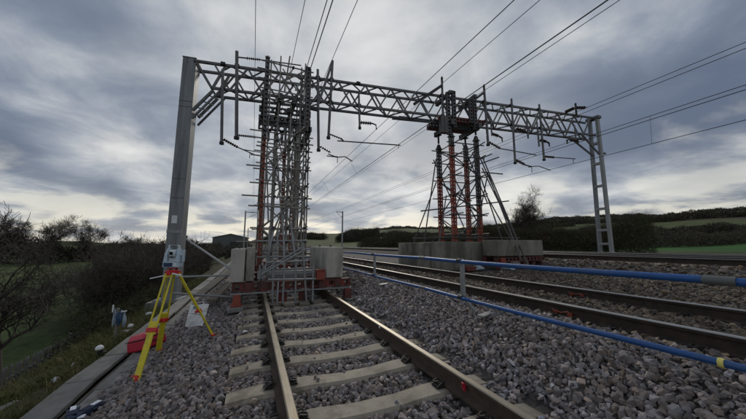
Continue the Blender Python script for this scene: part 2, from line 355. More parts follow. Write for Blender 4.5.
def perf_beam(name, p, q, w, h, m, parent, pitch=0.15, side=(0, 1, 0), hole=0.30):
    """steel soldier: two webs pierced by a row of round holes, with a flange along each edge"""
    p, q = Vector(p), Vector(q); L = (q - p).length; x = (q - p).normalized()
    s = Vector(side); s = (s - x * s.dot(x)).normalized(); u = s.cross(x)
    rot = Matrix((x, s, u)).transposed()
    b = MB(); n = max(1, round(L / pitch)); dx = L / n; K = 8
    hh = h / 2 - 0.012; rr = min(dx, h) * hole
    for sd in (-1, 1):
        y = sd * (w / 2 - 0.008)
        for i in range(n):
            cx = -L / 2 + (i + 0.5) * dx
            outer = [(dx / 2, 0), (dx / 2, hh), (0, hh), (-dx / 2, hh), (-dx / 2, 0), (-dx / 2, -hh), (0, -hh), (dx / 2, -hh)]
            inner = [(rr * math.cos(2 * math.pi * k / K), rr * math.sin(2 * math.pi * k / K)) for k in range(K)]
            vs = [(cx + a, y, c) for a, c in outer] + [(cx + a, y, c) for a, c in inner]
            fs = [(k, (k + 1) % K, K + (k + 1) % K, K + k) for k in range(K)]
            b.add(vs, fs)
    for sd in (-1, 1): b.box((0, 0, sd * (h / 2 - 0.006)), (L, w, 0.012))
    for e in (-1, 1): b.box((e * (L / 2 + 0.006), 0, 0), (0.012, w * 1.15, h * 1.1))
    return b.build(name, M[m], parent, world=Matrix.Translation((p + q) / 2) @ rot.to_4x4())

# ------------------------------------------------------------------ terrain
PX = [-60, -14, -9, -6.2, -4.2, -3.3, -2.7, -2.15, -1.78, -1.70, -1.5, -0.5, -0.2, 1.0, 2.05, 2.28, 2.62, 2.9, 3.1, 5.7, 6.2, 9.6, 10.1, 16.1, 16.6, 18.5, 22, 30, 60]
PZ = [-4.1, -4.0, -3.7, -2.6, -1.5, -1.0, -0.80, -0.66, -0.66, -0.62, -0.57, -0.27, -0.22, -0.22, -0.21, -0.17, 0.06, 0.235, 0.295, 0.298, 0.30, 0.36, 0.63, 0.64, 0.66, 0.35, 0.25, 0.45, 0.7]
def prof(x): return float(np.interp(x, PX, PZ))
AZ = [-180, -60, -30, -12, 0, 8, 20, 40, 60, 76, 110, 180]
EL = [0.3, 0.3, 0.3, 0.4, 0.75, 1.9, 2.8, 2.9, 3.9, 4.1, 3.0, 0.3]
def hill(x, y):
    r = math.hypot(x, y); az = math.degrees(math.atan2(x, y))
    el = float(np.interp(az, AZ, EL)) + 0.22 * math.sin(az * 0.23 + 1) + 0.1 * math.sin(az * 0.71)
    s = min(1, max(0, (r - 110) / 620)); s = s * s * (3 - 2 * s)
    h = math.tan(R(max(0.1, el))) * 730 * s
    if x < -8: h += 3.6 * min(1, max(0, (r - 30) / 220)) 
    return h + (0.5 * math.sin(x * 0.05 + 1) * math.cos(y * 0.043) if r > 40 else 0)
def terr(x, y):
    c = prof(x)
    if -2.1 < x < 16.5: c -= 0.05
    return c + hill(x, y) * (1 if abs(x - 7) > 14 else min(1, max(0, (y - 250) / 200)))
def build_ground():
    neg = -np.geomspace(70, 2500, 26)[::-1]; pos = np.geomspace(34, 2500, 34)
    xs = np.unique(np.concatenate([neg, np.linspace(-62, -15, 16), np.linspace(-14, -2.2, 36), PX, np.linspace(17, 33, 12), pos]))
    ys = np.unique(np.concatenate([-np.geomspace(8, 1200, 14), np.linspace(-6, 30, 60), np.geomspace(31, 2600, 60)]))
    nx, ny = len(xs), len(ys); rn = random.Random(3)
    vs = [(x, y, terr(x, y) + (rn.uniform(-0.05, 0.05) if x < -2.4 and abs(y) < 40 else 0)) for y in ys for x in xs]
    fs = [(j * nx + i, j * nx + i + 1, (j + 1) * nx + i + 1, (j + 1) * nx + i) for j in range(ny - 1) for i in range(nx - 1)]
    me = mesh_from('ground', vs, fs, M['ground'], True)
    tag(put(bpy.data.objects.new('ground', me)), kind='structure')
build_ground()
def build_ballast():
    xs = [x for x in PX if -1.71 < x < 16.4]; xs = sorted(set(xs + list(np.linspace(-1.6, 16.3, 70))))
    xs = [x for x in xs if x <= 16.31]
    ys = np.concatenate([np.linspace(-6, 20, 90), np.geomspace(21, 420, 30)])
    rn = random.Random(5); nx = len(xs)
    vs = [(x, y, prof(x) - 0.012 + rn.uniform(-0.012, 0.012)) for y in ys for x in xs]
    fs = [(j * nx + i, j * nx + i + 1, (j + 1) * nx + i + 1, (j + 1) * nx + i) for j in range(len(ys) - 1) for i in range(nx - 1)]
    o = put(bpy.data.objects.new('ballast', mesh_from('ballast', vs, fs, M['ballast'], True)))
    return tag(o, kind='structure')
ballast = build_ballast()

# ------------------------------------------------------------------ tracks
TR = [(1.07, 0.0), (4.36, 0.46), (11.5, 0.84), (14.85, 0.84)]
SP = 0.605; S0 = 3.03
rail_prof = [(-0.07, -0.159), (0.07, -0.159), (0.07, -0.149), (0.012, -0.128), (0.009, -0.045), (0.034, -0.035), (0.036, -0.008), (0.028, 0.0), (-0.028, 0.0), (-0.036, -0.008), (-0.034, -0.035), (-0.009, -0.045), (-0.012, -0.128), (-0.07, -0.149)]
def rail_mesh(top):
    n = len(rail_prof); ys = [-3.0, 6.0, 40.0, 400.0]
    vs = [(x, y, z) for y in ys for x, z in rail_prof]; fs = []; mi = []
    for k in range(len(ys) - 1):
        for i in range(n):
            j = (i + 1) % n
            fs.append((k * n + i, k * n + j, (k + 1) * n + j, (k + 1) * n + i)); mi.append(1 if i in (6, 7, 8) else 0)
    return mesh_from('rail', vs, fs, [M['rustnear' if top == 'railtop' else 'rust'], M[top]], False, mi)
def sleeper_mesh():
    sec = [(-1.25, -0.195, 0.105), (-1.0, -0.172, 0.115), (-0.52, -0.170, 0.115), (-0.2, -0.192, 0.105), (0.2, -0.192, 0.105), (0.52, -0.170, 0.115), (1.0, -0.172, 0.115), (1.25, -0.195, 0.105)]
    vs = []; fs = []
    for x, zt, hw in sec:
        vs += [(x, -hw - 0.03, -0.36), (x, -hw - 0.012, zt - 0.03), (x, -hw + 0.012, zt), (x, hw - 0.012, zt), (x, hw + 0.012, zt - 0.03), (x, hw + 0.03, -0.36)]
    for k in range(len(sec) - 1):
        for i in range(5): fs.append((k * 6 + i, (k + 1) * 6 + i, (k + 1) * 6 + i + 1, k * 6 + i + 1))
    fs.append(tuple(range(6))); fs.append(tuple(reversed(range(len(vs) - 6, len(vs)))))
    return mesh_from('sleeper', vs, fs, M['sleeper'])
def clip_mesh():
    b = MB().box((0, 0, 0.012), (0.09, 0.13, 0.03)).box((0.015, 0, 0.035), (0.05, 0.06, 0.035))
    pts = [V(-0.03, -0.055, 0.03), V(0.02, -0.06, 0.06), V(0.055, -0.045, 0.055), V(0.055, -0.01, 0.045), V(0.0, 0.0, 0.055), V(-0.035, 0.02, 0.05), V(-0.03, 0.055, 0.045), V(0.03, 0.06, 0.06), V(0.06, 0.05, 0.05)]
    b.sweep(pts, 0.011, 6); return mesh_from('rail_clip', b.v, b.f, M['clip'])
RM = {'railtop': rail_mesh('railtop'), 'shine': rail_mesh('shine')}; SM = sleeper_mesh(); CM = clip_mesh()
SLEEP = {}
def build_track(i, label, top, y0, y1, clip_to):
    cx, z = TR[i]
    t = thing('railway_track', label, 'railway track', (cx, 3, z), 'parallel railway tracks')
    for s in (-1, 1):
        put(bpy.data.objects.new('rail', RM[top]), t, Matrix.Translation((cx + s * 0.7525, 0, z)))
    n0 = math.ceil((y0 - S0) / SP); n1 = math.floor((y1 - S0) / SP); ylist = []
    rn = random.Random(i)
    for k in range(n0, n1 + 1):
        y = S0 + k * SP + rn.uniform(-0.012, 0.012); ylist.append(y)
        s = put(bpy.data.objects.new('sleeper', SM), t, Matrix.Translation((cx + rn.uniform(-0.02, 0.02), y, z + rn.uniform(-0.004, 0.004))) @ Matrix.Rotation(R(rn.uniform(-0.7, 0.7)), 4, 'Z'))
        if y < clip_to:
            for sx in (-1, 1):
                for d in (-1, 1):
                    put(bpy.data.objects.new('rail_clip', CM), s, Matrix.Translation((cx + sx * 0.7525 + d * 0.115, y, z - 0.168)) @ Matrix.Rotation(math.pi if d > 0 else 0, 4, 'Z') @ Matrix.Scale(0.8, 4))
    SLEEP[i] = ylist
    return t
tr1 = build_track(0, 'nearest railway track with dull rails and concrete sleepers running under the scaffold tower', 'railtop', 0.4, 34, 9)
tr2 = build_track(1, 'railway track with shiny rails just beyond the blue handrail', 'shine', 0.2, 30, 8)
tr3 = build_track(2, 'railway track just beyond the concrete blocks of the red shoring tower', 'shine', 2, 26, 0)
tr4 = build_track(3, 'farthest railway track, passing the foot of the ladder-like right mast', 'shine', 3, 26, 0)

# paint marks and small rail fittings
b = MB().box((1.825 - 0.043, 2.13, -0.06), (0.02, 0.03, 0.06)).box((1.825 - 0.055, 2.13, -0.05), (0.02, 0.018, 0.02)).cyl((1.825 - 0.058, 2.115, -0.03), (1.825 - 0.058, 2.145, -0.03), 0.008)
tag(b.build('rail_clamp', M['casered'], bevel=0.003), 'small red clamp on the inner side of the near right rail', 'clamp')
b = MB().box((1.825 - 0.038, 3.95, -0.022), (0.006, 0.035, 0.03)).box((1.825 - 0.045, 3.95, -0.022), (0.012, 0.014, 0.012))
tag(b.build('survey_target', M['white']), 'tiny white survey target stuck on the side of the dull right rail', 'survey target')
for (x, y, who) in ((3.6, 2.30, 'near'), (5.11, 3.05, 'far')):
    b = MB().box((x - 0.045, y, 0.35), (0.04, 0.05, 0.05)).box((x - 0.045, y + 0.17, 0.35), (0.04, 0.05, 0.05)).sweep([(x - 0.07, y - 0.03, 0.34), (x - 0.07, y, 0.385), (x - 0.07, y + 0.09, 0.36), (x - 0.07, y + 0.2, 0.38)], 0.009)
    tag(b.build('rail_anchor', M['orange'], bevel=0.006), 'pair of orange rail anchors on the %s shiny rail beyond the handrail' % who, 'rail anchor')

# ------------------------------------------------------------------ ballast stones
def stone_variants(k):
    """angular crushed stones: convex hulls of a few scattered points"""
    out = []
    for i in range(k):
        n = int(RNG.integers(13, 18)); p = RNG.normal(size=(n, 3)); p = np.sign(p) * np.abs(p) ** 0.7
        p /= np.linalg.norm(p, axis=1, keepdims=True) ** 0.85
        p *= np.array([1.05, RNG.uniform(0.70, 0.95), RNG.uniform(0.50, 0.78)])
        bm = bmesh.new()
        for q in p: bm.verts.new(tuple(q))
        r = bmesh.ops.convex_hull(bm, input=bm.verts[:])
        junk = [g for g in r['geom_interior'] if isinstance(g, bmesh.types.BMVert)]
        bmesh.ops.delete(bm, geom=junk, context='VERTS')
        bmesh.ops.triangulate(bm, faces=bm.faces[:]); bmesh.ops.recalc_face_normals(bm, faces=bm.faces[:]); bm.verts.index_update()
        out.append((np.array([v.co[:] for v in bm.verts]), np.array([[v.index for v in f.verts] for f in bm.faces]))); bm.free()
    return out
SV = stone_variants(22)
def blocked(x, y):
    m = np.zeros(len(x), bool)
    for i, (cx, z) in enumerate(TR):
        dx = x - cx
        sl = np.array(SLEEP[i])
        dy = np.abs(y[:, None] - sl[None, :]).min(1)
        m |= (np.abs(dx) < (1.27 if i == 0 else 0.0)) & (dy < 0.135)
        m |= (np.abs(np.abs(dx) - 0.7525) < 0.08)
    for (x0, x1, y0, y1) in ((-0.5, 2.5, 6.72, 7.1), (5.8, 9.9, 6.9, 11.2), (-0.45, 0.1, 6.5, 7.1), (16.0, 17, 8, 9.6)):
        m |= (x > x0) & (x < x1) & (y > y0) & (y < y1)
    return m
def scatter(x0, x1, y0, y1, s, size):
    gx, gy = np.meshgrid(np.arange(x0, x1, s), np.arange(y0, y1, s))
    x = gx.ravel() + RNG.uniform(-.5, .5, gx.size) * s; y = gy.ravel() + RNG.uniform(-.5, .5, gx.size) * s
    r = size * np.clip(RNG.lognormal(-0.03, 0.28, x.size), 0.45, 1.8)
    k = ~blocked(x, y); return np.stack([x[k], y[k], r[k]], 1)
def sleeper_strays(n):
    x = RNG.uniform(-0.2, 2.3, n); y = RNG.uniform(0.6, 7, n); k = np.abs(np.abs(x - 1.07) - 0.7525) > 0.13
    return np.stack([x[k], y[k], RNG.uniform(0.016, 0.028, k.sum())], 1)
pts = np.concatenate([
    scatter(-1.55, 3.45, 0.5, 4.2, 0.038, 0.029), scatter(2.15, 3.0, 0.5, 7, 0.045, 0.030), sleeper_strays(260), scatter(-1.55, 3.45, 4.2, 8.0, 0.045, 0.031), scatter(-1.55, 3.45, 8.0, 13.0, 0.062, 0.038),
    scatter(3.45, 6.2, 0.3, 6.0, 0.052, 0.034), scatter(3.45, 6.2, 6.0, 13, 0.075, 0.038), scatter(-1.55, 6.2, 13, 24, 0.12, 0.055),
    scatter(6.2, 10, 0.8, 9, 0.095, 0.04), scatter(10, 16.2, 1.5, 12, 0.11, 0.045)])
def build_stones(P):
    n = len(P); x, y, r = P.T
    z = np.interp(x, PX, PZ) + RNG.uniform(-0.4, 0.55, n) * r
    on = np.zeros(n, bool)
    dys = np.abs(y[:, None] - np.array(SLEEP[0])[None, :]).min(1)
    on = (np.abs(x - 1.07) < 1.24) & (dys < 0.12)             # strays lying on the sleepers
    z = np.where(on, np.where(np.abs(x - 1.07) < 0.35, -0.195, -0.165) + 0.3 * r, z)
    q = RNG.normal(size=(n, 4)); q[:, 1:3] *= 0.75; q /= np.linalg.norm(q, axis=1, keepdims=True)
    w, a, b_, c = q.T
    Rm = np.stack([1 - 2 * (b_ * b_ + c * c), 2 * (a * b_ - c * w), 2 * (a * c + b_ * w), 2 * (a * b_ + c * w), 1 - 2 * (a * a + c * c), 2 * (b_ * c - a * w), 2 * (a * c - b_ * w), 2 * (b_ * c + a * w), 1 - 2 * (a * a + b_ * b_)], 1).reshape(n, 3, 3)
    vi = RNG.integers(0, len(SV), n); pos = np.stack([x, y, z], 1)
    base = np.array([0.190, 0.166, 0.158])
    val = np.clip(RNG.lognormal(0, 0.33, n), 0.4, 2.4)
    fresh = np.exp(-((x - 2.35) / 0.28) ** 2) * (y < 7) * (RNG.random(n) < 0.45)
    val = val * (1 + 0.7 * fresh)
    val = val * np.where((x > 3.75) & (x < 9.9), 0.5, np.where(x >= 9.9, 0.55, 1.0))     # brake dust on the running lines
    hue = RNG.normal(0, 0.065, (n, 1)) * np.array([[1, 0.2, -0.8]])
    brown = ((np.abs(x - 4.36) < 0.9) | (x > 6))[:, None] * np.array([[0.10, 0.0, -0.22]])
    tint = np.clip(base * val[:, None] * (1 + hue + brown + fresh[:, None] * np.array([[-0.03, 0.0, 0.05]])), 0.01, 0.6)
    # the 300 that show largest are stones of their own
    az = np.degrees(np.arctan2(x, y)) - 23.03
    fw = x * math.sin(R(23.03)) + y * math.cos(R(23.03))
    px = 512 + 384 * (x * math.cos(R(23.03)) - y * math.sin(R(23.03))) / np.maximum(fw, .1)
    py = 336 + 384 * (CAM_H - z) / np.maximum(fw, .1)
    vis = (px > 5) & (px < 1019) & (py < 570) & (fw > 0.3)
    score = np.where(vis, r / np.maximum(fw, 0.1), 0)
    order = np.argsort(-score); big = order[:300]; rest = order[300:]
    def mk(name, idx, center=None):
        VV, FF, CC, off = [], [], [], 0
        for k, (bv, bt) in enumerate(SV):
            ii = idx[vi[idx] == k]
            if not len(ii): continue
            vv = np.einsum('nij,kj->nki', Rm[ii], bv) * r[ii][:, None, None] + pos[ii][:, None, :]
            VV.append(vv.reshape(-1, 3)); nv = len(bv)
            FF.append((bt[None] + (np.arange(len(ii)) * nv)[:, None, None] + off).reshape(-1)); off += nv * len(ii)
            CC.append(np.repeat(tint[ii], nv, axis=0))
        vv = np.concatenate(VV); ff = np.concatenate(FF); cc = np.ones((len(vv), 4), np.float32); cc[:, :3] = np.concatenate(CC)
        if center is not None: vv = vv - center
        me = bpy.data.meshes.new(name); me.vertices.add(len(vv)); me.vertices.foreach_set('co', vv.astype(np.float32).ravel())
        nt = len(ff) // 3; me.loops.add(len(ff)); me.loops.foreach_set('vertex_index', ff.astype(np.int32))
        me.polygons.add(nt); me.polygons.foreach_set('loop_start', np.arange(0, len(ff), 3, dtype=np.int32))
        me.polygons.foreach_set('use_smooth', np.zeros(nt, bool)); me.update(calc_edges=True)
        ca = me.color_attributes.new('tint', 'FLOAT_COLOR', 'POINT'); ca.data.foreach_set('color', cc.ravel())
        me.materials.append(M['stone']); return me
    for i in big:
        c = np.array([x[i], y[i], z[i]])
        put(bpy.data.objects.new('stone', mk('stone', np.array([i]), c)), ballast, Matrix.Translation(tuple(c)))
    o = put(bpy.data.objects.new('loose_stones', mk('loose_stones', rest)), ballast); o['kind'] = 'stuff'
build_stones(pts)

# ------------------------------------------------------------------ cable trough, walkway, verge
def build_trough():
    t = thing('cable_trough', 'grey concrete cable trough with a dark open slot along the ballast edge', 'cable trough', (-1.9, 5, -0.6))
    rn = random.Random(2)
    y = 2.0; k = 0
    while y < 34:
        L = 0.99
        dz = rn.uniform(-0.006, 0.012); rz = rn.uniform(-0.8, 0.8)
        if k == 2: rz = 1.5
        b = MB().box((0, 0, 0), (0.30, L - 0.015, 0.055))
        b.build('trough_lid', M['lid'], t, bevel=0.008, world=Matrix.Translation((-1.945 + rn.uniform(-.012, .012), y + L / 2, -0.575 + dz)) @ Matrix.Rotation(R(rz), 4, 'Z') @ Matrix.Rotation(R(rn.uniform(-1, 1)), 4, 'X'))
        b = MB().box((0, 0, 0), (0.22, L - 0.02, 0.05))
        b.build('edge_slab', M['lid'], t, bevel=0.006, world=Matrix.Translation((-1.58 + rn.uniform(-.01, .01), y + L / 2 - 0.3, -0.585 + dz * 0.5)) @ Matrix.Rotation(R(rn.uniform(-1, 1)), 4, 'Z'))
        y += L; k += 1
    MB().box((-2.09, 18, -0.70), (0.03, 32, 0.19)).build('trough_wall', M['lid'], t)
    MB().box((-1.785, 18, -0.72), (0.03, 32, 0.16)).build('trough_wall', M['lid'], t)
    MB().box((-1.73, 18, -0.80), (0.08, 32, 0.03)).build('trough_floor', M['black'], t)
build_trough()

def ncol(x): return x
def grass_stuff():
    vs = []; fs = []; rn = random.Random(9)
    def blade(x, y, z, h, w, lean):
        a = rn.uniform(0, 6.28); dx, dy = math.cos(a), math.sin(a); lx, ly = rn.gauss(0, lean), rn.gauss(0, lean)
        b = len(vs)
        vs.extend([(x - dx * w, y - dy * w, z), (x + dx * w, y + dy * w, z), (x + lx * h * 0.5 + dx * w * 0.6, y + ly * h * 0.5 + dy * w * 0.6, z + h * 0.65), (x + lx * h * 0.5 - dx * w * 0.6, y + ly * h * 0.5 - dy * w * 0.6, z + h * 0.65), (x + lx * h * 1.2, y + ly * h * 1.2, z + h)])
        fs.extend([(b, b + 1, b + 2, b + 3), (b + 3, b + 2, b + 4)])
    for _ in range(34000):
        y = 3.2 + 17 * rn.random() ** 1.5; x = -2.13 - (1.3 if y < 9 else 2.0) * rn.random() ** 1.3
        if math.sin(x * 5 + y * 2.1) + math.sin(y * 3.7 - x * 2) < -0.6 and rn.random() < 0.8: continue
        blade(x, y, terr(x, y) - 0.02, rn.uniform(0.04, 0.2) * (1.6 if rn.random() < 0.06 else 1), rn.uniform(0.003, 0.007), 0.6)
    for _ in range(5000):
        y = 6 + 30 * rn.random(); x = -4.6 - 3.2 * rn.random()
        blade(x, y, terr(x, y) - 0.03, rn.uniform(0.08, 0.25), rn.uniform(0.005, 0.011), 0.5)
    for _ in range(6000):
        y = 3 + 34 * rn.random(); x = 16.5 + 9 * rn.random()
        blade(x, y, terr(x, y) - 0.03, rn.uniform(0.1, 0.35), rn.uniform(0.008, 0.016), 0.5)
    o = put(bpy.data.objects.new('verge_grass', mesh_from('verge_grass', vs, fs, M['grass'])))
    tag(o, 'rough dull green grass and weeds on the railway verge', 'grass', kind='stuff')
grass_stuff()

# ------------------------------------------------------------------ palisade fence at the foot of the bank
def build_fence():
    X = -4.35; t = thing('palisade_fence', 'grey steel palisade fence at the foot of the bank', 'fence', (X, 8, -2.2))
    rn = random.Random(4)
    b = MB()
    zt = -1.18; H = 1.75
    b.box((0, 0, H / 2 - 0.03), (0.02, 0.05, H - 0.06)); b.add([(-.01, -.025, H - .06), (.01, -.025, H - .06), (.01, .025, H - .06), (-.01, .025, H - .06), (0, 0, H)], [(0, 1, 4), (1, 2, 4), (2, 3, 4), (3, 0, 4)])
    pm = mesh_from('pale', b.v, b.f, M['palis'])
    y = 5.0; n = 0
    while n < 180:
        put(bpy.data.objects.new('pale', pm), t, Matrix.Translation((X + rn.uniform(-.006, .006), y, zt - H + rn.uniform(-.012, .012))) @ Matrix.Rotation(R(rn.uniform(-1, 1)), 4, 'X'))
        y += 0.12; n += 1
    for z in (zt - 0.3, zt - 1.35): MB().box((X - 0.035, 5 + 11.25, z), (0.04, 22.5, 0.05)).build('fence_rail', M['palis'], t)
    for k in range(9): MB().box((X - 0.10, 5.1 + 2.75 * k, zt - 1.0), (0.07, 0.07, 1.95)).build('fence_post', M['palis'], t)
build_fence()

# ------------------------------------------------------------------ portal gantry
SK = R(7.4)
def G(x, d, z):
    return Vector((x + d * math.sin(SK), 11 - math.tan(SK) * (x + 2.3) + d * math.cos(SK), z))
ZT = lambda x: 7.70 + 0.0145 * (x + 2)
ZB = lambda x: 6.76 + 0.0125 * (x + 2)
BD = 0.60
def build_gantry():
    t = thing('portal_gantry', 'tall grey steel portal gantry with a lattice boom spanning all the tracks', 'gantry', G(-2.4, 0, -0.6))
    rot = Matrix.Rotation(-SK, 4, 'Z')
    # left box mast
    c = G(-2.39, 0.2, 0)
    mast = MB().box((0, 0, 3.60), (0.42, 0.46, 8.36)).build('mast', M['mast'], t, bevel=0.012, world=Matrix.Translation(c) @ rot)
    def sub(b, name, m, par=mast): return b.build(name, M[m], par, world=Matrix.Translation(c) @ rot)
    sub(MB().box((0, 0, 7.79), (0.45, 0.49, 0.025)), 'cap_plate', 'mast')
    sub(MB().box((0, 0, -0.55), (0.75, 0.75, 0.05)), 'base_plate', 'mast')
    sub(MB().box((-0.02, -0.24, 2.02), (0.16, 0.012, 0.26)), 'number_plate', 'white')
    sub(MB().box((0, -0.236, 1.62), (0.43, 0.012, 0.10)), 'strap', 'galv')
    for z in (5.95, 6.15, 3.4, 2.75): sub(MB().box((0, -0.236, z), (0.40, 0.010, 0.014)), 'seam', 'boom')
    for z in (4.2, 4.6, 5.1): sub(MB().cyl((0.06, -0.23, z), (0.06, -0.255, z), 0.012, n=8), 'bolt', 'galv')
    # concrete footing
    sub(MB().box((0, 0, -0.75), (1.0, 1.0, 0.36)), 'footing', 'lid')
    # boom
    x0, x1 = -2.17, 16.75
    ch = {}
    for d in (0, BD):
        ch[d, 1] = bar('top_chord', G(x0, d, ZT(x0)), G(x1, d, ZT(x1)), 0.085, 0.085, 'boom', t)
        ch[d, 0] = bar('bottom_chord', G(x0 + 0.55, d, ZB(x0 + .55)), G(x1 - 0.2, d, ZB(x1 - .2)), 0.085, 0.085, 'boom', t)
    st = 0.56; xs = np.arange(-1.62, 16.4, st)
    for i in range(len(xs) - 1):
        a, b_ = xs[i], xs[i + 1]
        for d in (0, BD):
            up = (i + (d > 0)) % 2
            p = G(a, d, ZB(a) if up else ZT(a)); q = G(b_, d, ZT(b_) if up else ZB(b_))
            bar('brace', p, q, 0.05, 0.06, 'boom', t)
        for zf, nm in ((ZT, 'top_brace'), (ZB, 'bottom_brace')):
            up = i % 2
            bar(nm, G(a, 0 if up else BD, zf(a)), G(b_, BD if up else 0, zf(b_)), 0.045, 0.045, 'boom', t)
    # end panel and knee at the left mast
    for d in (0, BD):
        bar('end_brace', G(-2.15, d, 7.62), G(-1.62, d, 6.74), 0.075, 0.075, 'boom', t)
        bar('knee_brace', G(-2.17, d, 5.85), G(-1.60, d, 6.66), 0.08, 0.08, 'boom', t)
        bar('knee_brace', G(-2.17, d, 5.55), G(-1.35, d, 6.72), 0.06, 0.06, 'boom', t)
        bar('knee_brace', G(-1.62, d, 6.74), G(-1.25, d, 7.66), 0.075, 0.075, 'boom', t)
    for k in range(4):
        a = lerp(V(-2.17, 0, 5.72), V(-1.5, 0, 6.70), k / 4); b_ = lerp(V(-2.17, 0, 5.72), V(-1.5, 0, 6.70), (k + 0.8) / 4)
        bar('knee_lacing', G(a.x, 0, a.z), G(b_.x, BD, b_.z), 0.035, 0.035, 'boom', t)
    bar('head_beam', G(-2.2, -0.03, 7.66), G(-2.2, BD + 0.03, 7.66), 0.12, 0.10, 'boom', t)
    # right mast: two channel legs joined by batten plates
    def leg(xt, dyt, xb, dyb):
        return Vector((xt, dyt, 7.95)), Vector((xb, dyb, 0.62))
    f = leg(16.6, 8.42, 16.62, 8.40); r = leg(16.6, 8.78, 16.62, 8.92)
    for nm, (p, q) in (('mast_leg', f), ('mast_leg', r)):
        b = MB(); d = (q - p)
        b.bar(p, q, 0.16, 0.02); 
        b2 = MB().bar(p, q, 0.19, 0.13)
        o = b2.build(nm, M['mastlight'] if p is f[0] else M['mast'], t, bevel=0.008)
    for z in (1.25, 1.95, 3.05, 4.25, 5.45, 6.55):
        k = (7.95 - z) / 7.33
        p = f[0].lerp(f[1], k); q = r[0].lerp(r[1], k)
        MB().box((p + q) / 2 + V(-0.02, 0, 0), (0.17, (q - p).length + 0.02, 0.12)).build('batten_plate', M['mastlight'], t)
    MB().box((16.6, 8.6, 7.95), (0.30, 0.62, 0.14)).build('cap_plate', M['boom'], t)
    MB().box((16.62, 8.40, 0.72), (0.24, 0.24, 0.20)).build('foot', M['white'], t); MB().box((16.62, 8.92, 0.72), (0.24, 0.24, 0.20)).build('foot', M['white'], t)
    bar('knee_brace', (16.55, 8.45, 5.9), G(15.55, 0, ZB(15.5)), 0.07, 0.07, 'boom', t)
    bar('knee_brace', (16.55, 8.75, 5.9), G(15.55, BD, ZB(15.5)), 0.07, 0.07, 'boom', t)
    MB().box((16.85, 8.5, 6.02), (0.45, 0.2, 0.07)).build('bracket', M['boom'], t)
build_gantry()

# ------------------------------------------------------------------ drop tubes, insulators, registration arms
def insulator(p, q, parent, r=0.065, n=7, name='insulator'):
    p, q = Vector(p), Vector(q); b = MB(); d = (q - p)
    b.cyl(p, q, r * 0.38, n=8)
    for k in range(n):
        c = p + d * ((k + 0.7) / (n + 0.4)); h = d * (0.32 / n)
        b.cyl(c - h, c + h * 0.6, r, r * 0.45, n=10)
    return b.build(name, M['insul'], parent)
DY = -0.12
def Gd(x, z, d=DY): return G(x, d, z)
def drop(label, x0, z0, x1, z1, r=0.045, group='drop tubes hanging from the boom'):
    t = thing('registration_arm', label, 'registration arm', Gd(x0, z0), group)
    tube('drop_tube', Gd(x0, z0), Gd(x1, z1), r, 'boom', t, 12)
    xm = lambda z: lerp(x0, x1, (z - z0) / (z1 - z0))
    for zc in (ZT(x0), ZB(x0)):
        MB().box(Gd(xm(zc), zc, DY / 2), (0.16, 0.14, 0.10)).build('clamp', M['dark'], t)
    MB().cyl(Gd(x1, z1 - 0.02), Gd(x1, z1 + 0.07), r * 1.5, n=10).build('end_cap', M['dark'], t)
    return t
t = drop('leftmost drop tube under the boom, its insulated arm reaching to the scaffold tower', -1.30, 7.45, -1.17, 4.69, 0.05)
insulator(Gd(-1.12, 4.86), Gd(-0.62, 4.60), t, 0.06); tube('arm', Gd(-0.64, 4.61), Gd(-0.1, 4.40), 0.02, 'dark', t); tube('arm', Gd(-0.5, 4.55), Gd(0.15, 4.5), 0.016, 'dark', t)
tube('stay', Gd(-0.25, 4.45), Gd(-0.25, 4.25), 0.012, 'dark', t)
t = drop('tall drop tube rising above the boom left of the scaffold tower', -0.88, 8.25, -0.71, 4.93, 0.06)
tube('arm', Gd(-0.88, 8.03), Gd(-0.52, 8.05), 0.025, 'dark', t); insulator(Gd(-0.55, 8.05), Gd(-0.05, 8.08), t, 0.06); tube('arm', Gd(-0.05, 8.08), Gd(1.4, 8.12), 0.022, 'dark', t)
insulator(Gd(-0.66, 5.06), Gd(-0.06, 5.05), t, 0.055, 9); tube('arm', Gd(-0.08, 5.05), Gd(1.2, 5.0), 0.02, 'dark', t)
t = drop('drop tube just right of the scaffold tower with a short curved arm', 2.03, 8.06, 2.14, 4.75, 0.05)
insulator(Gd(2.18, 4.93), Gd(2.60, 4.72), t, 0.055, 5); MB().sweep([Gd(2.5, 4.66), Gd(2.75, 4.58), Gd(2.86, 4.58)], 0.02).build('arm', M['dark'], t)
MB().sweep([Gd(2.45, 4.58), Gd(2.86, 4.56), Gd(2.98, 4.58), Gd(3.15, 4.61), Gd(3.45, 4.44)], 0.02).build('arm', M['dark'], t); tube('stay', Gd(2.86, 4.58), Gd(2.86, 4.33), 0.014, 'dark', t)
bar('bracket', Gd(1.7, 6.42), Gd(2.1, 6.38), 0.10, 0.10, 'dark', t)
t = drop('drop tube with a leaning strut above the boom and a long straight arm', 2.60, 8.55, 2.50, 5.28, 0.05)
bar('strut', Gd(2.58, 8.45), Gd(2.06, 6.55), 0.09, 0.09, 'boom', t)
insulator(Gd(2.54, 5.46), Gd(3.05, 5.30), t, 0.055, 6); tube('arm', Gd(2.84, 5.22), Gd(5.45, 5.30), 0.025, 'dark', t); tube('stay', Gd(3.0, 5.32), Gd(3.1, 5.22), 0.03, 'dark', t); tube('stay', Gd(5.36, 5.32), Gd(5.36, 5.16), 0.014, 'dark', t)
t = drop('short drop tube with one insulator in the middle of the left span', 3.68, 7.31, 3.73, 5.82, 0.042)
insulator(Gd(3.76, 6.08), Gd(4.25, 6.10), t, 0.085, 5); MB().sweep([Gd(4.25, 6.1), Gd(4.4, 6.06), Gd(4.42, 5.86)], 0.03).build('shackle', M['dark'], t)
t = drop('drop tube with a raised diagonal strut on the left side of the red shoring tower', 7.47, 8.5, 7.46, 6.55, 0.05)
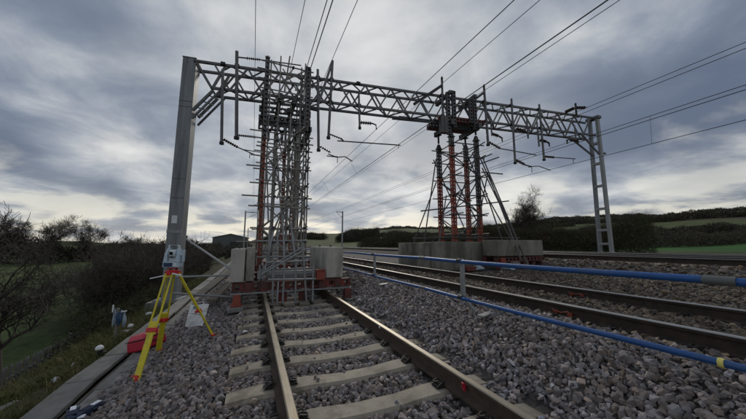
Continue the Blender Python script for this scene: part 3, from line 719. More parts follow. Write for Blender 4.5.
bar('strut', Gd(6.1, 7.2), Gd(7.42, 8.25), 0.11, 0.11, 'dark', t); insulator(Gd(7.47, 8.42), Gd(7.47, 8.72), t, 0.06, 4)
tube('arm', Gd(5.1, 6.40), Gd(7.2, 6.47), 0.028, 'dark', t); tube('arm', Gd(5.4, 6.56), Gd(7.2, 6.58), 0.022, 'dark', t)
t = drop('drop tube with a raised strut just right of the red shoring tower', 9.66, 8.45, 9.72, 5.72, 0.055)
bar('strut', Gd(8.0, 6.95), Gd(9.6, 8.25), 0.10, 0.10, 'dark', t); insulator(Gd(9.66, 8.4), Gd(9.66, 8.7), t, 0.06, 4)
insulator(Gd(9.76, 5.88), Gd(10.40, 5.62), t, 0.075, 5); tube('arm', Gd(10.4, 5.63), Gd(12.4, 5.50), 0.024, 'dark', t)
tube('drop_tube', Gd(9.92, 7.1), Gd(9.95, 6.2), 0.035, 'boom', t); insulator(Gd(9.95, 6.30), Gd(10.35, 6.22), t, 0.08, 4); MB().sweep([Gd(10.35, 6.22), Gd(10.5, 6.15), Gd(10.5, 5.98)], 0.04).build('shackle', M['dark'], t)
t = drop('long drop tube reaching lowest in the right span of the boom', 11.17, 8.2, 11.15, 4.98, 0.05)
insulator(Gd(11.2, 5.15), Gd(11.72, 4.96), t, 0.075, 5); tube('arm', Gd(11.7, 4.95), Gd(12.1, 4.90), 0.03, 'dark', t); MB().sweep([Gd(11.9, 4.86), Gd(12.2, 4.92), Gd(12.5, 4.96), Gd(13.2, 4.80)], 0.02).build('arm', M['dark'], t); tube('stay', Gd(12.08, 4.9), Gd(12.08, 4.6), 0.014, 'dark', t)
insulator(Gd(11.35, 6.70), Gd(11.95, 6.60), t, 0.10, 4); MB().sweep([Gd(11.35, 6.7), Gd(11.25, 6.62), Gd(11.3, 6.5)], 0.04).build('shackle', M['dark'], t); tube('drop_tube', Gd(12.0, 7.4), Gd(12.0, 6.3), 0.04, 'boom', t)
t = drop('rightmost long drop tube with a straight horizontal insulated arm', 12.82, 8.15, 12.86, 5.28, 0.05)
insulator(Gd(12.9, 5.47), Gd(13.55, 5.48), t, 0.06, 6); tube('arm', Gd(13.5, 5.48), Gd(14.85, 5.52), 0.022, 'dark', t); tube('stay', Gd(14.7, 5.52), Gd(14.7, 5.28), 0.014, 'dark', t)
tube('drop_tube', Gd(12.6, 7.2), Gd(12.62, 5.95), 0.04, 'boom', t); insulator(Gd(12.72, 6.28), Gd(13.1, 6.24), t, 0.08, 4); MB().sweep([Gd(13.1, 6.24), Gd(13.25, 6.18), Gd(13.25, 6.02)], 0.045).build('shackle', M['dark'], t)
t = thing('hanging_insulator', 'dark insulator hung under the boom next to the right mast', 'insulator', Gd(15.1, 6.9))
tube('hanger', Gd(15.0, 7.3), Gd(15.0, 6.55), 0.035, 'boom', t); insulator(Gd(15.1, 6.5), Gd(14.55, 6.52), t, 0.09, 4); MB().sweep([Gd(14.55, 6.52), Gd(14.4, 6.45), Gd(14.42, 6.28)], 0.045).build('shackle', M['dark'], t); MB().cyl(Gd(15.1, 6.6), Gd(15.1, 6.38), 0.06, n=8).build('clamp', M['dark'], t)
t = thing('feeder_insulator', 'pair of dark insulators standing on top of the boom near the right mast', 'insulator', Gd(15.2, 7.95))
tube('stem', Gd(15.2, 7.9), Gd(15.2, 8.55), 0.05, 'dark', t); insulator(Gd(14.5, 7.98), Gd(15.15, 8.30), t, 0.09, 4); insulator(Gd(15.2, 8.3), Gd(15.95, 8.42), t, 0.09, 4)

# ------------------------------------------------------------------ overhead wires
def wire(label, x, z, r=0.010, sag=0.0, x2=None, y0=-30, y1=330, group='overhead wires along the line'):
    pts = []
    ys = list(np.linspace(y0, 60, 30)) + list(np.linspace(70, y1, 20))
    for y in ys:
        u = ((y - 10.5) % 50) / 50.0
        zz = z - sag * 4 * u * (1 - u)
        pts.append((x, y, zz))
    o = MB().sweep(pts, r, 5).build('overhead_wire', M['wire'])
    return tag(o, label, 'wire', group)
wire('overhead wire left of the scaffold tower, rising almost vertically to the top edge', -0.27, 8.05, 0.010)
wire('feeder wire passing over the top of the scaffold tower', 1.05, 8.3, 0.010)
wire('catenary wire over the nearest track behind the scaffold tower', 1.05, 5.73, 0.009)
wire('contact wire over the nearest track beside its catenary', 1.05, 5.34, 0.010)
wire('feeder wire from the leaning strut right of the scaffold tower', 2.55, 8.55, 0.011)
wire('catenary wire held by the short insulator in the left span', 4.4, 5.87, 0.010)
wire('feeder wire on the strut left of the red shoring tower', 7.50, 8.42, 0.011)
wire('contact wire at the end of the long straight arm', 5.0, 5.05, 0.012)
wire('feeder wire on the strut right of the red shoring tower', 9.66, 8.40, 0.012)
wire('upper wire of the pair above the right mast', 15.75, 8.33, 0.013)
wire('catenary wire over the track beyond the concrete blocks', 11.75, 6.35, 0.010)
wire('catenary wire over the farthest track', 15.0, 6.53, 0.013)
wire('contact wire over the track beyond the concrete blocks', 12.05, 5.35, 0.012)
wire('lowest wire on the right, the contact wire over the farthest track', 14.8, 5.29, 0.013)
for (x, za, zb, y) in ((15.0, 6.53, 5.29, 8.2 - 2.5), (14.95, 6.53, 5.29, 3.2), (4.5, 5.87, 5.0, 14), (4.5, 5.87, 5.0, 20), (1.05, 5.73, 5.34, 17)):
    o = MB().cyl((x, y, za), (x - 0.15 if x > 10 else (5.0 if x < 5 and x > 2 else x), y, zb), 0.006, n=5).build('dropper', M['wire'])
    tag(o, {5.7: 'dropper joining the two right-hand wires nearest the right mast', 3.2: 'dropper joining the two right-hand wires, the one farther from the mast', 14: 'nearer dropper under the boom beyond the left span', 20: 'farther dropper under the boom beyond the left span', 17: 'thin dropper behind the scaffold tower'}[round(y, 1)], 'dropper', 'thin droppers between the wires')

# ------------------------------------------------------------------ scaffold tower on the near track
def build_tower():
    t = thing('scaffold_tower', 'dense scaffold tower of steel tubes standing on the nearest track under the boom', 'scaffold tower', (1.0, 10.7, 0.3))
    rn = random.Random(21)
    X = [0.17, 0.62, 1.10, 1.45, 1.72]; Y = [9.75, 10.35, 11.2, 11.9]
    z0 = 0.35
    def sx(x): return 0.17 + (x - 0.17) * 0.91
    def tb(nm, p, q, m='tube', r=0.0245): return tube(nm, (sx(p[0]), p[1], p[2]), (sx(q[0]), q[1], q[2]), r, m, t, 8)
    for ix, x in enumerate(X):
        for iy, y in enumerate(Y):
            top = (7.55 if y < 10 else 8.05) + rn.uniform(-0.12, 0.15) if (ix in (0, 4) or rn.random() < 0.35) else rn.uniform(5.9, 6.2)
            if 10.2 < y < 11.5 and 0.6 < x < 1.5: top = 5.9
            tb('standard', (x + rn.uniform(-.03, .03), y + rn.uniform(-.03, .03), z0), (x + rn.uniform(-.03, .03), y + rn.uniform(-.03, .03), top))
    # paired corner columns
    for x, y in ((0.28, 9.72), (1.62, 9.72), (1.80, 9.78), (1.62, 11.95), (0.26, 11.9)):
        tb('standard', (x, y, z0), (x + rn.uniform(-.02, .02), y, (7.6 if y < 10 else 8.1) + rn.uniform(-0.12, 0.12)))
    for y in (9.66, 11.8):
        perf_beam('ladder_beam', (0.20, y, 0.4), (0.17, y, 4.7), 0.07, 0.11, 'red', t, 0.16, (0, 1, 0), 0.40)
        perf_beam('ladder_beam', (0.17, y, 4.72), (0.15, y, 7.62 if y < 10 else 8.1), 0.10, 0.14, 'sold', t, 0.16, (0, 1, 0))
    for x, y, zt in ((0.95, 11.05, 4.9), (1.4, 11.85, 4.6)):
        perf_beam('ladder_beam', (x, y, 0.4), (x, y, zt), 0.07, 0.11, 'red', t, 0.16, (0, 1, 0), 0.38)
    perf_beam('ladder_beam', (1.56, 9.66, 5.2), (1.55, 9.66, 7.6), 0.10, 0.14, 'sold', t, 0.16, (0, 1, 0))
    zs = [0.9, 1.28, 1.75, 2.45, 2.78, 3.2, 3.75, 4.1, 4.45, 4.72, 4.95]
    for k, z in enumerate(zs):
        l = rn.uniform(0.25, 0.75); rr = rn.uniform(0.08, 0.25)
        tb('ledger', (0.17 - l, 9.70, z + rn.uniform(-.02, .02)), (1.75 + rr, 9.70, z + rn.uniform(-.03, .03)))
        if k % 2 == 0: tb('ledger', (0.17 - rn.uniform(.1, .5), 11.95, z + 0.05), (1.8 + rn.uniform(.05, .3), 11.95, z + 0.05))
        if k % 3 == 0: tb('ledger', (0.1 - rn.uniform(.1, .4), 10.4, z + 0.1), (1.85, 10.4, z + 0.1))
        for x in (X[0] - 0.06, X[-1] + 0.06) + ((X[2] + 0.06,) if k % 2 else ()):
            tb('transom', (x, 9.5 - rn.uniform(0, .15), z + 0.05), (x, 12.1 + rn.uniform(0, .2), z + 0.05))
    for z in (6.15, 6.5, 6.85, 7.2, 7.5):
        tb('ledger', (0.0 - rn.uniform(0, .2), 9.70, z), (1.9, 9.70, z + rn.uniform(-.04, .04)))
        tb('ledger', (0.0, 11.95, z + 0.1), (1.9, 11.95, z + 0.1))
    # face bracing
    zz = [0.5, 1.75, 2.95, 4.1, 5.3]
    for k in range(4):
        for y, fl in ((9.66, k % 2), (12.0, 1 - k % 2), (10.9, k % 2)):
            a, b_ = (0.2, 1.7) if fl else (1.7, 0.2)
            tb('brace', (a, y, zz[k]), (b_, y, zz[k + 1] + rn.uniform(-.1, .1)))
        for x in (0.1, 1.8):
            a, b_ = (9.7, 12.0) if k % 2 else (12.0, 9.7)
            tb('brace', (x, a, zz[k]), (x, b_, zz[k + 1]))
    for p, q in (((0.55, 9.62, 0.6), (1.35, 9.9, 3.3)), ((1.4, 9.62, 1.2), (0.6, 10.2, 3.9)), ((0.7, 9.62, 2.7), (1.5, 9.8, 5.4)), ((1.25, 9.6, 3.0), (0.85, 10.0, 5.5)), ((0.6, 11.0, 0.6), (1.5, 11.4, 4.3)), ((1.5, 10.6, 2.2), (0.7, 11.2, 5.6)), ((0.95, 9.62, 1.5), (0.62, 9.9, 4.5)), ((1.1, 11.5, 1.2), (1.62, 10.2, 5.6)), ((0.35, 9.63, 3.2), (1.2, 9.66, 5.2)), ((1.66, 9.64, 2.2), (1.15, 9.9, 5.5)), ((0.3, 9.64, 0.7), (1.0, 9.8, 2.6)), ((1.7, 9.64, 0.6), (0.9, 9.9, 2.4)), ((0.4, 11.4, 1.0), (1.4, 11.9, 3.2)), ((1.5, 11.4, 2.4), (0.5, 11.8, 4.6)), ((0.25, 9.64, 4.0), (0.9, 9.8, 5.1)), ((1.3, 9.62, 0.5), (1.7, 9.7, 2.8)), ((0.45, 9.7, 1.9), (0.3, 10.6, 4.4)), ((1.72, 9.9, 3.1), (1.5, 11.2, 5.2))):
        tb('brace', p, q)
    # tubes threaded through the boom
    for p, q in (((0.55, 9.7, 6.3), (1.15, 10.0, 7.7)), ((1.4, 9.7, 6.5), (0.75, 10.1, 7.6)), ((0.8, 9.62, 6.5), (0.95, 9.62, 7.85)), ((1.2, 9.62, 6.6), (1.72, 9.9, 7.7)), ((0.9, 9.7, 7.0), (1.6, 9.7, 7.5)), ((0.35, 9.7, 7.5), (0.95, 9.75, 6.7)), ((0.62, 9.6, 6.2), (0.62, 9.6, 7.75)), ((1.52, 9.6, 6.2), (1.56, 9.6, 7.7))):
        tb('brace', p, q)
    # couplers on the front face
    cm = MB().box((0, 0, 0), (0.075, 0.085, 0.075)).cyl((0, -0.05, 0.02), (0, 0.03, 0.02), 0.018, n=6); cm = mesh_from('coupler', cm.v, cm.f, M['dark'])
    for z in zs + [6.15, 6.85, 7.5]:
        for x in (0.17, 0.58, 1.02, 1.58):
            if rn.random() < 0.8: put(bpy.data.objects.new('coupler', cm), t, Matrix.Translation((x, 9.715, z)) @ Matrix.Rotation(rn.uniform(-.4, .4), 4, 'Y'))
    # head of pierced steel soldiers carrying the boom
    for z in (5.22, 5.53, 5.86):
        for y in (9.95,):
            perf_beam('needle_beam', (-0.02, y, z), (1.68, y - 0.2, z), 0.12, 0.19, 'sold', t, 0.21, hole=0.40)
    for y in (11.6,):
        perf_beam('needle_beam', (-0.02, y, 6.15), (1.68, y - 0.2, 6.15), 0.14, 0.23, 'sold', t, 0.17)
    for x in (0.10, 0.62, 1.12, 1.60):
        perf_beam('cross_beam', (x, 9.75, 6.36), (x, 11.9, 6.36), 0.14, 0.2, 'sold', t, 0.17, (1, 0, 0))
    for x in (1.66, 1.60):
        perf_beam('cross_beam', (x, 9.6, 5.25), (x, 11.9, 5.25), 0.10, 0.16, 'sold', t, 0.17, (1, 0, 0))
    for x in (0.3, 0.75, 1.2, 1.6):
        MB().cyl((x, 9.98, 4.75), (x, 9.98, 5.11), 0.045, n=10).box((x, 9.98, 5.11), (0.18, 0.18, 0.02)).build('jack', M['dark'], t)
    MB().box((0.95, 9.72, 5.86), (0.16, 0.10, 0.16)).build('plate', M['dark'], t)
    # raking legs and foot tubes in front of the base
    for p, q in (((0.48, 6.97, 0.98), (0.50, 6.94, -0.17)), ((0.76, 6.98, 0.80), (0.74, 6.92, -0.16)), ((1.04, 6.98, 0.76), (1.06, 6.94, -0.17)), ((1.20, 6.99, 1.25), (1.34, 6.93, -0.17)), ((1.50, 6.98, 0.66), (1.50, 6.94, -0.16)), ((0.62, 6.99, 0.42), (0.61, 6.94, -0.15)), ((0.28, 7.6, 0.54), (1.46, 8.4, 1.13)), ((0.2, 7.8, 0.55), (1.66, 7.8, 0.56)), ((0.36, 6.94, 0.40), (1.58, 6.94, 0.37)), ((0.3, 7.0, 0.78), (1.35, 7.02, 0.80)), ((0.2, 6.95, 0.52), (1.3, 7.0, 1.08)), ((0.62, 7.7, 0.5), (0.62, 7.7, 1.6)), ((0.42, 8.2, 0.4), (0.42, 8.2, 1.7)), ((0.9, 8.1, 0.4), (0.92, 9.6, 2.2)), ((1.25, 8.0, 0.4), (1.2, 9.7, 2.0)), ((0.1, 8.4, 0.85), (1.7, 8.4, 0.85)), ((0.1, 9.2, 1.3), (1.75, 9.2, 1.33)), ((0.3, 7.7, 0.5), (0.62, 9.6, 1.6))):
        tb('raker', p, q, 'galv')
build_tower()

def build_base():
    t = thing('steel_grillage', 'low red steel grillage straddling the nearest track at the foot of the scaffold tower', 'steel frame', (1.0, 7, -0.1))
    perf_beam('front_beam', (-0.37, 7.12, 0.25), (2.34, 7.12, 0.25), 0.16, 0.18, 'redbase', t, 0.19)
    perf_beam('rear_beam', (-0.40, 9.3, 0.24), (2.36, 9.3, 0.24), 0.16, 0.22, 'redbase', t, 0.19)
    for x in (-0.05, 0.28, 1.62, 2.02): perf_beam('long_beam', (x, 7.02, 0.235), (x, 12.2, 0.235), 0.13, 0.2, 'redbase', t, 0.19, (1, 0, 0))
    for y in (9.75, 11.95): perf_beam('cross_beam', (-0.3, y, 0.45), (2.2, y, 0.45), 0.14, 0.18, 'redbase', t, 0.19)
    MB().box((0.98, 7.03, 0.112), (2.78, 0.05, 0.03)).build('edge_strip', M['galv'], t)
    MB().box((0.95, 7.45, 0.50), (1.25, 0.10, 0.10)).box((0.95, 7.45, 0.42), (1.25, 0.03, 0.08)).build('grey_channel', M['galv'], t, bevel=0.004)
    for x, y in ((-0.27, 6.92), (2.26, 7.0)):
        MB().box((x, y, 0.0), (0.17, 0.20, 0.20), taper=0.82).box((x, y, -0.11), (0.22, 0.24, 0.03)).build('foot', M['orange'] if x < 0 else M['redbase'], t, bevel=0.006)
        MB().box((x + (0.06 if x > 0 else -0.02), y - 0.06, -0.165), (0.30, 0.42, 0.075), Matrix.Rotation(0.12, 3, 'Z')).build('pad', M['lid'], t, bevel=0.006)
    for x, y in ((0.70, 7.12), (1.18, 7.12)):
        MB().box((x, y, -0.02), (0.20, 0.10, 0.22)).build('foot', M['redbase'], t, bevel=0.005)
    for x, y, a in ((0.80, 6.80, 0.1), (1.16, 6.84, -0.08), (0.50, 6.98, 0.02), (1.46, 6.95, 0.05)):
        MB().box((x, y, -0.158), (0.22, 0.42, 0.05), Matrix.Rotation(a, 3, 'Z')).build('timber_pad', M['pad'], t, bevel=0.005)
    MB().box((1.56, 7.0, 0.46), (0.20, 0.22, 0.22)).box((1.56, 7.0, 0.58), (0.24, 0.26, 0.02)).build('jack_box', M['orange'], t, bevel=0.008)
    for x in (0.17, 0.25): MB().cyl((x, 7.15, 0.36), (x, 7.15, 0.72), 0.026, n=10).box((x, 7.15, 0.5), (0.09, 0.10, 0.18)).build('screw_jack', M['galv'], t)
build_base()
def block(name, x0, x1, y0, y1, z0, z1, m, label, cat='concrete block', group=None, bev=0.02, lugs=True):
    rn = random.Random(int(abs(x0 * 100 + y0 * 7)))
    o = MB().box(((x0 + x1) / 2, (y0 + y1) / 2, (z0 + z1) / 2), (x1 - x0, y1 - y0, z1 - z0)).build(name, M[m], None, bevel=bev)
    tag(o, label, cat, group)
    if lugs:
        for u in (0.2, 0.8):
            c = V((x0 + x1) / 2, lerp(y0, y1, u), z1)
            MB().sweep([c + V(0, -0.07, -0.02), c + V(0, -0.06, 0.05), c + V(0, 0, 0.075), c + V(0, 0.06, 0.05), c + V(0, 0.07, -0.02)], 0.012, 6).build('lifting_eye', M['dark'], o)
    return o
gB = 'concrete counterweight blocks'
block('concrete_block', -0.44, -0.15, 7.02, 9.2, 0.36, 1.10, 'conc', 'outer pale concrete block on the left end of the red grillage', group=gB)
block('concrete_block', -0.13, 0.06, 7.12, 9.2, 0.36, 1.13, 'conc', 'inner pale concrete block on the left end of the red grillage', group=gB)
block('concrete_block', 1.72, 2.17, 7.08, 9.3, 0.36, 1.13, 'conc', 'large pale concrete block on the right end of the red grillage', group=gB)
# loose tubes and planks between the mast and the tower base
for nm, p, q, r, lab in (('scaffold_tube', (-2.0, 10.75, 1.38), (-0.52, 8.5, 0.55), 0.03, 'scaffold tube sloping from the left mast down to the concrete blocks'),
                         ('scaffold_tube', (-1.85, 9.0, 0.345), (-0.2, 8.6, 0.38), 0.026, 'upper level scaffold tube between the left mast and the blocks'),
                         ('scaffold_tube', (-1.55, 7.5, 0.14), (-0.3, 7.3, 0.0), 0.026, 'lower scaffold tube running behind the tripod towards the red foot')):
    tag(tube(nm, p, q, r, 'galv'), lab, 'scaffold tube', 'loose scaffold tubes left of the tower')
for p, q, lab in (((-1.15, 8.0, -0.02), (-0.45, 11.0, 0.50), 'grey plank sloping up beside the left concrete blocks'), ((-0.85, 8.0, -0.15), (-0.6, 11.2, 0.05), 'grey plank lying low on the ballast left of the blocks')):
    tag(bar('plank', p, q, 0.22, 0.045, 'pad'), lab, 'plank', 'planks left of the tower')

# ------------------------------------------------------------------ shoring tower between the tracks
def build_shoring():
    t = thing('shoring_tower', 'red and grey four-legged shoring tower holding up the middle of the boom', 'shoring tower', G(8.4, 0.3, 1.3))
    legs = [(7.72, 0.80, 5.65), (7.80, -0.17, 5.90), (9.16, 0.80, 5.80), (9.05, -0.17, 5.85)]
    split = [4.3, 5.5, 5.2, 2.9]
    for (x, d, zt), sp in zip(legs, split):
        a, m, b_ = G(x, d, 1.36), G(x, d, sp), G(x, d, zt)
        for o in (-0.072, 0.072):
            off = Vector((o, 0, 0))
            perf_beam('prop_channel', a + off, m + off, 0.07, 0.11, 'red', t, 0.16, (0, 1, 0), 0.32)
            perf_beam('prop_channel', m + off + V(0, 0, 0.02), b_ + off, 0.07, 0.11, 'sold', t, 0.16, (0, 1, 0), 0.32)
        for z in (1.36, sp, zt): MB().box(G(x, d, z), (0.28, 0.20, 0.03)).build('joint_plate', M['red'] if z < 2 else M['sold'], t)
        MB().box(G(x, d, zt + 0.12), (0.24, 0.14, 0.22), taper=0.4).build('prop_head', M['dark'], t)
        MB().cyl(G(x, d, zt + 0.28), G(x, d, 6.36), 0.045, n=10).build('jack_screw', M['dark'], t)
        MB().box(G(x, d, 6.34), (0.24, 0.24, 0.03)).build('head_plate', M['dark'], t)
    rotm = Matrix.Rotation(-SK, 3, 'Z')
    for x in (7.74, 9.10): perf_beam('cross_beam', G(x, -0.45, 6.47), G(x, 1.1, 6.47), 0.14, 0.22, 'sold', t, 0.16, (1, 0, 0))
    for d, m in ((-0.22, 'redbase'), (0.85, 'redbase')): perf_beam('needle_beam', G(7.2, d, 6.68), G(9.45, d, 6.70), 0.14, 0.20, m, t, 0.16)
    for d in (0.1, 0.5): perf_beam('needle_beam', G(7.1, d, 6.66), G(9.5, d, 6.68), 0.12, 0.16, 'sold', t, 0.16)
    for x, z0, z1, m in ((7.62, 5.95, 7.85, 'sold'), (7.90, 6.3, 7.95, 'sold'), (8.95, 6.3, 7.85, 'sold'), (8.75, 6.6, 7.7, 'sold')): perf_beam('clamp_stub', G(x, -0.30, z0), G(x, -0.30, z1), 0.12, 0.17, m, t, 0.16, (0, 1, 0))
    for x in (7.3, 7.45): MB().box(G(x, -0.28, 6.35), (0.16, 0.2, 0.75)).build('bracket', M['sold'], t)
    for x in (7.76, 9.0): MB().box(G(x, 0.3, 7.92), (0.16, 1.3, 0.12), rotm).build('top_clamp', M['sold'], t)
    # tube bracing
    def tb(nm, p, q): return tube(nm, p, q, 0.026, 'tubedark', t, 8)
    def pt(i, z): return G(legs[i][0], legs[i][1] - (0.13 if legs[i][1] < 0 else -0.13), z)
    for z in (1.6, 2.45, 3.3, 4.15, 5.0, 5.6):
        for a, b_ in ((0, 2), (1, 3)):
            p, q = pt(a, z), pt(b_, z); d = (q - p).normalized() * 0.3; tb('ledger', p - d, q + d)
        for a, b_ in ((0, 1), (2, 3)):
            p, q = pt(a, z + .06) + V(.17, 0, 0), pt(b_, z + .06) + V(.17, 0, 0); d = (q - p).normalized() * 0.3; tb('transom', p - d, q + d)
    zz = [1.5, 2.45, 3.3, 4.15, 5.0, 5.6]
    for k in range(5):
        for n_, (a, b_) in enumerate(((0, 2), (1, 3), (0, 1), (2, 3))):
            i, j = (a, b_) if (k + n_) % 2 else (b_, a); tb('brace', pt(i, zz[k]), pt(j, zz[k + 1]))
    for p, q in (((9.05, 9.05, 5.0), (8.73, 6.95, 0.55)), ((9.35, 9.05, 4.25), (8.45, 6.95, 0.66)), ((8.73, 9.3, 5.24), (8.84, 8.05, 1.36)), ((7.15, 9.8, 4.9), (6.31, 9.6, 1.3)), ((7.55, 9.7, 3.3), (6.6, 9.0, 1.3)), ((7.2, 9.9, 3.9), (6.25, 10.3, 1.3)), ((9.3, 9.1, 3.2), (9.2, 7.9, 1.3)), ((9.15, 9.4, 5.3), (9.6, 8.0, 1.3)), ((9.25, 9.3, 4.6), (9.95, 8.3, 1.36)), ((7.6, 9.6, 4.6), (8.9, 9.2, 1.9)), ((8.9, 9.2, 5.2), (7.7, 9.6, 2.3)), ((7.3, 10.2, 5.0), (8.6, 9.9, 2.0)), ((8.3, 9.4, 5.6), (9.25, 9.1, 3.0)), ((8.6, 9.25, 1.45), (9.3, 9.0, 4.4))):
        tb('raker', p, q)
    for p, q in (((6.05, 9.4, 2.52), (9.95, 8.6, 3.05)), ((8.3, 9.1, 4.62), (9.14, 8.6, 5.02)), ((8.3, 9.3, 4.45), (9.54, 8.6, 4.93)), ((5.9, 8.7, 1.46), (10.1, 8.3, 1.47)), ((6.2, 10.3, 1.46), (10.1, 10.1, 1.47)), ((8.9, 9.0, 4.3), (9.7, 8.6, 4.2))):
        tb('ledger', p, q)
build_shoring()
g2 = 'weathered concrete blocks under the shoring tower'
block('concrete_block', 5.88, 6.95, 8.72, 11.0, 0.30, 1.28, 'concdirty', 'weathered concrete block at the track end under the red shoring tower', group=g2)
block('concrete_block', 5.98, 8.4, 8.02, 8.66, 0.30, 1.30, 'concdirty', 'long weathered concrete block facing the camera below the red props', group=g2)
block('concrete_block', 7.0, 9.9, 8.72, 11.0, 0.30, 1.31, 'concdirty', 'concrete block right beneath the four red props', group=g2)
block('concrete_block', 7.72, 10.0, 7.25, 7.95, 0.80, 1.36, 'concdirty', 'rightmost concrete block, raised on red steel beams', group=g2)
t = thing('steel_support_frame', 'red steel beams under the rightmost weathered concrete block', 'steel frame', (8.8, 7.5, 0.4))
for y in (7.32, 7.85): perf_beam('beam', (7.7, y, 0.68), (10.0, y, 0.70), 0.14, 0.15, 'redbase', t, 0.18)
for x in (7.8, 8.35, 9.0, 9.45, 9.9): MB().box((x, 7.32, 0.47), (0.14, 0.16, 0.21)).build('foot', M['redbase'], t)
MB().box((7.9, 7.26, 0.62), (0.18, 0.16, 0.26)).build('jack_box', M['orange'], t, bevel=0.006)
MB().box((9.95, 7.5, 0.58), (0.10, 0.4, 0.42)).build('end_block', M['concdirty'], t, bevel=0.01)
MB().box((6.85, 7.6, 0.40), (0.7, 0.4, 0.14)).build('side_foot', M['redbase'], t, bevel=0.01)

# ------------------------------------------------------------------ blue handrail
def build_handrail():
    X = 2.72; t = thing('handrail', 'blue two-bar safety handrail on grey posts between the two nearest tracks', 'handrail', (X, 3, 0.2))
    for z, nm, rr in ((0.962, 'upper_bar', 0.026), (0.458, 'lower_bar', 0.024)):
        joints = [-1.4, 0.81 if z > 0.6 else 0.66, 4.2, 7.6, 11.0, 14.4, 17.8]; rn = random.Random(int(z * 100))
        for a, b_ in zip(joints[:-1], joints[1:]):
            n = 14; pts = [(X + 0.006 * math.sin(y * 1.3 + z), y, z - 0.012 * math.sin(math.pi * (k / n))) for k, y in enumerate(np.linspace(a, b_, n + 1))]
            MB().sweep(pts, rr, 12).build(nm, M['blue'], t, smooth=True)
        for j in joints[1:-1]: MB().cyl((X, j - 0.07, z), (X, j + 0.07, z), rr * 1.14, n=14).build('sleeve', M['sleeve'], t, smooth=True)
    MB().cyl((X, 0.84, 0.457), (X, 0.865, 0.457), 0.0285, n=14).build('tape_band', M['yellowtape'], t)
    for k, y in enumerate((3.25, 6.4, 9.6, 12.8, 16.0)):
        b = MB().box((X + 0.045, y, 0.70), (0.045, 0.06, 0.58)); p = b.build('post', M['galv'], t, bevel=0.004)
        for z in (0.96, 0.457): MB().box((X + 0.01, y, z), (0.09, 0.07, 0.02)).cyl((X, y - 0.035, z), (X, y + 0.035, z), 0.034, n=12).build('bar_clamp', M['dark'], p)
        MB().box((X + 0.26, y - 0.25, 0.272), (0.50, 0.09, 0.022), Matrix.Rotation(0.35, 3, 'Z')).bar((X + 0.045, y, 0.45), (X + 0.10, y - 0.18, 0.28), 0.035, 0.03).build('base_foot', M['galv'], p)
build_handrail()

# ------------------------------------------------------------------ survey tripod and instrument
HEAD = V(-1.09, 5.10, 0.80)
def build_tripod():
    t = thing('survey_tripod', 'yellow survey tripod with red clamps on the ballast slope at left', 'tripod', (-1.09, 5.1, -0.4))
    feet = [V(-1.25, 4.55, -0.50), V(-1.31, 5.68, -0.54), V(-0.50, 5.36, -0.30)]
    for i, f in enumerate(feet):
        d = f - HEAD; h = HEAD + V(d.x, d.y, 0).normalized() * 0.075 + V(0, 0, -0.03); ax = (f - h).normalized(); side = ax.cross(V(d.x, d.y, 0)).normalized()
        L = (f - h).length
        leg = MB()
        w = 0.045
        for s in (-1, 1): leg.cyl(h + side * s * w, h + ax * L * 0.60 + side * s * w, 0.0125, n=8)
        leg.bar(h + ax * 0.04 - side * 0.06, h + ax * 0.04 + side * 0.06, 0.03, 0.02)
        o = leg.build('leg', M['yellow'], t, smooth=True)
        rot = Matrix((ax, side, ax.cross(side))).transposed()
        lw = (0.075, 0.075, 0.05)[i]
        MB().box(h + ax * L * 0.73, (L * 0.50, lw, 0.026), rot).build('lower_leg', M['yellow'], o, bevel=0.006)
        MB().box(h + ax * L * 0.56, (0.055, 0.125 if i < 2 else 0.10, 0.05), rot).cyl(h + ax * L * 0.56, h + ax * L * 0.56 + ax.cross(side) * 0.06, 0.02, n=10).build('clamp', M['tripred'], o, bevel=0.005)
        MB().cyl(f - ax * 0.075, f - ax * 0.03, 0.03, 0.028, n=10).cyl(f - ax * 0.03, f + ax * 0.03, 0.018, 0.004, n=8).box(f - ax * 0.07 + side * 0.03, (0.02, 0.07, 0.03), rot).build('foot', M['tripred'], o)
    b = MB().cyl(HEAD + V(0, 0, -0.045), HEAD, 0.085, 0.095, n=18)
    b.build('head', M['tripred'], t, smooth=True)
    for a in (0.3, 2.4, 4.5): MB().box(HEAD + V(0.085 * math.cos(a), 0.085 * math.sin(a), -0.03), (0.05, 0.05, 0.05), Matrix.Rotation(a, 3, 'Z')).build('hinge', M['tripred'], t, bevel=0.005)
    MB().cyl(HEAD + V(0.02, -0.09, -0.03), HEAD + V(0.15, -0.16, -0.06), 0.012, n=8).build('hook', M['white'], t)
    MB().cyl(HEAD + V(-0.04, -0.06, -0.05), HEAD + V(-0.24, -0.10, -0.09), 0.008, n=6).build('strap', M['reflect'], t)
build_tripod()
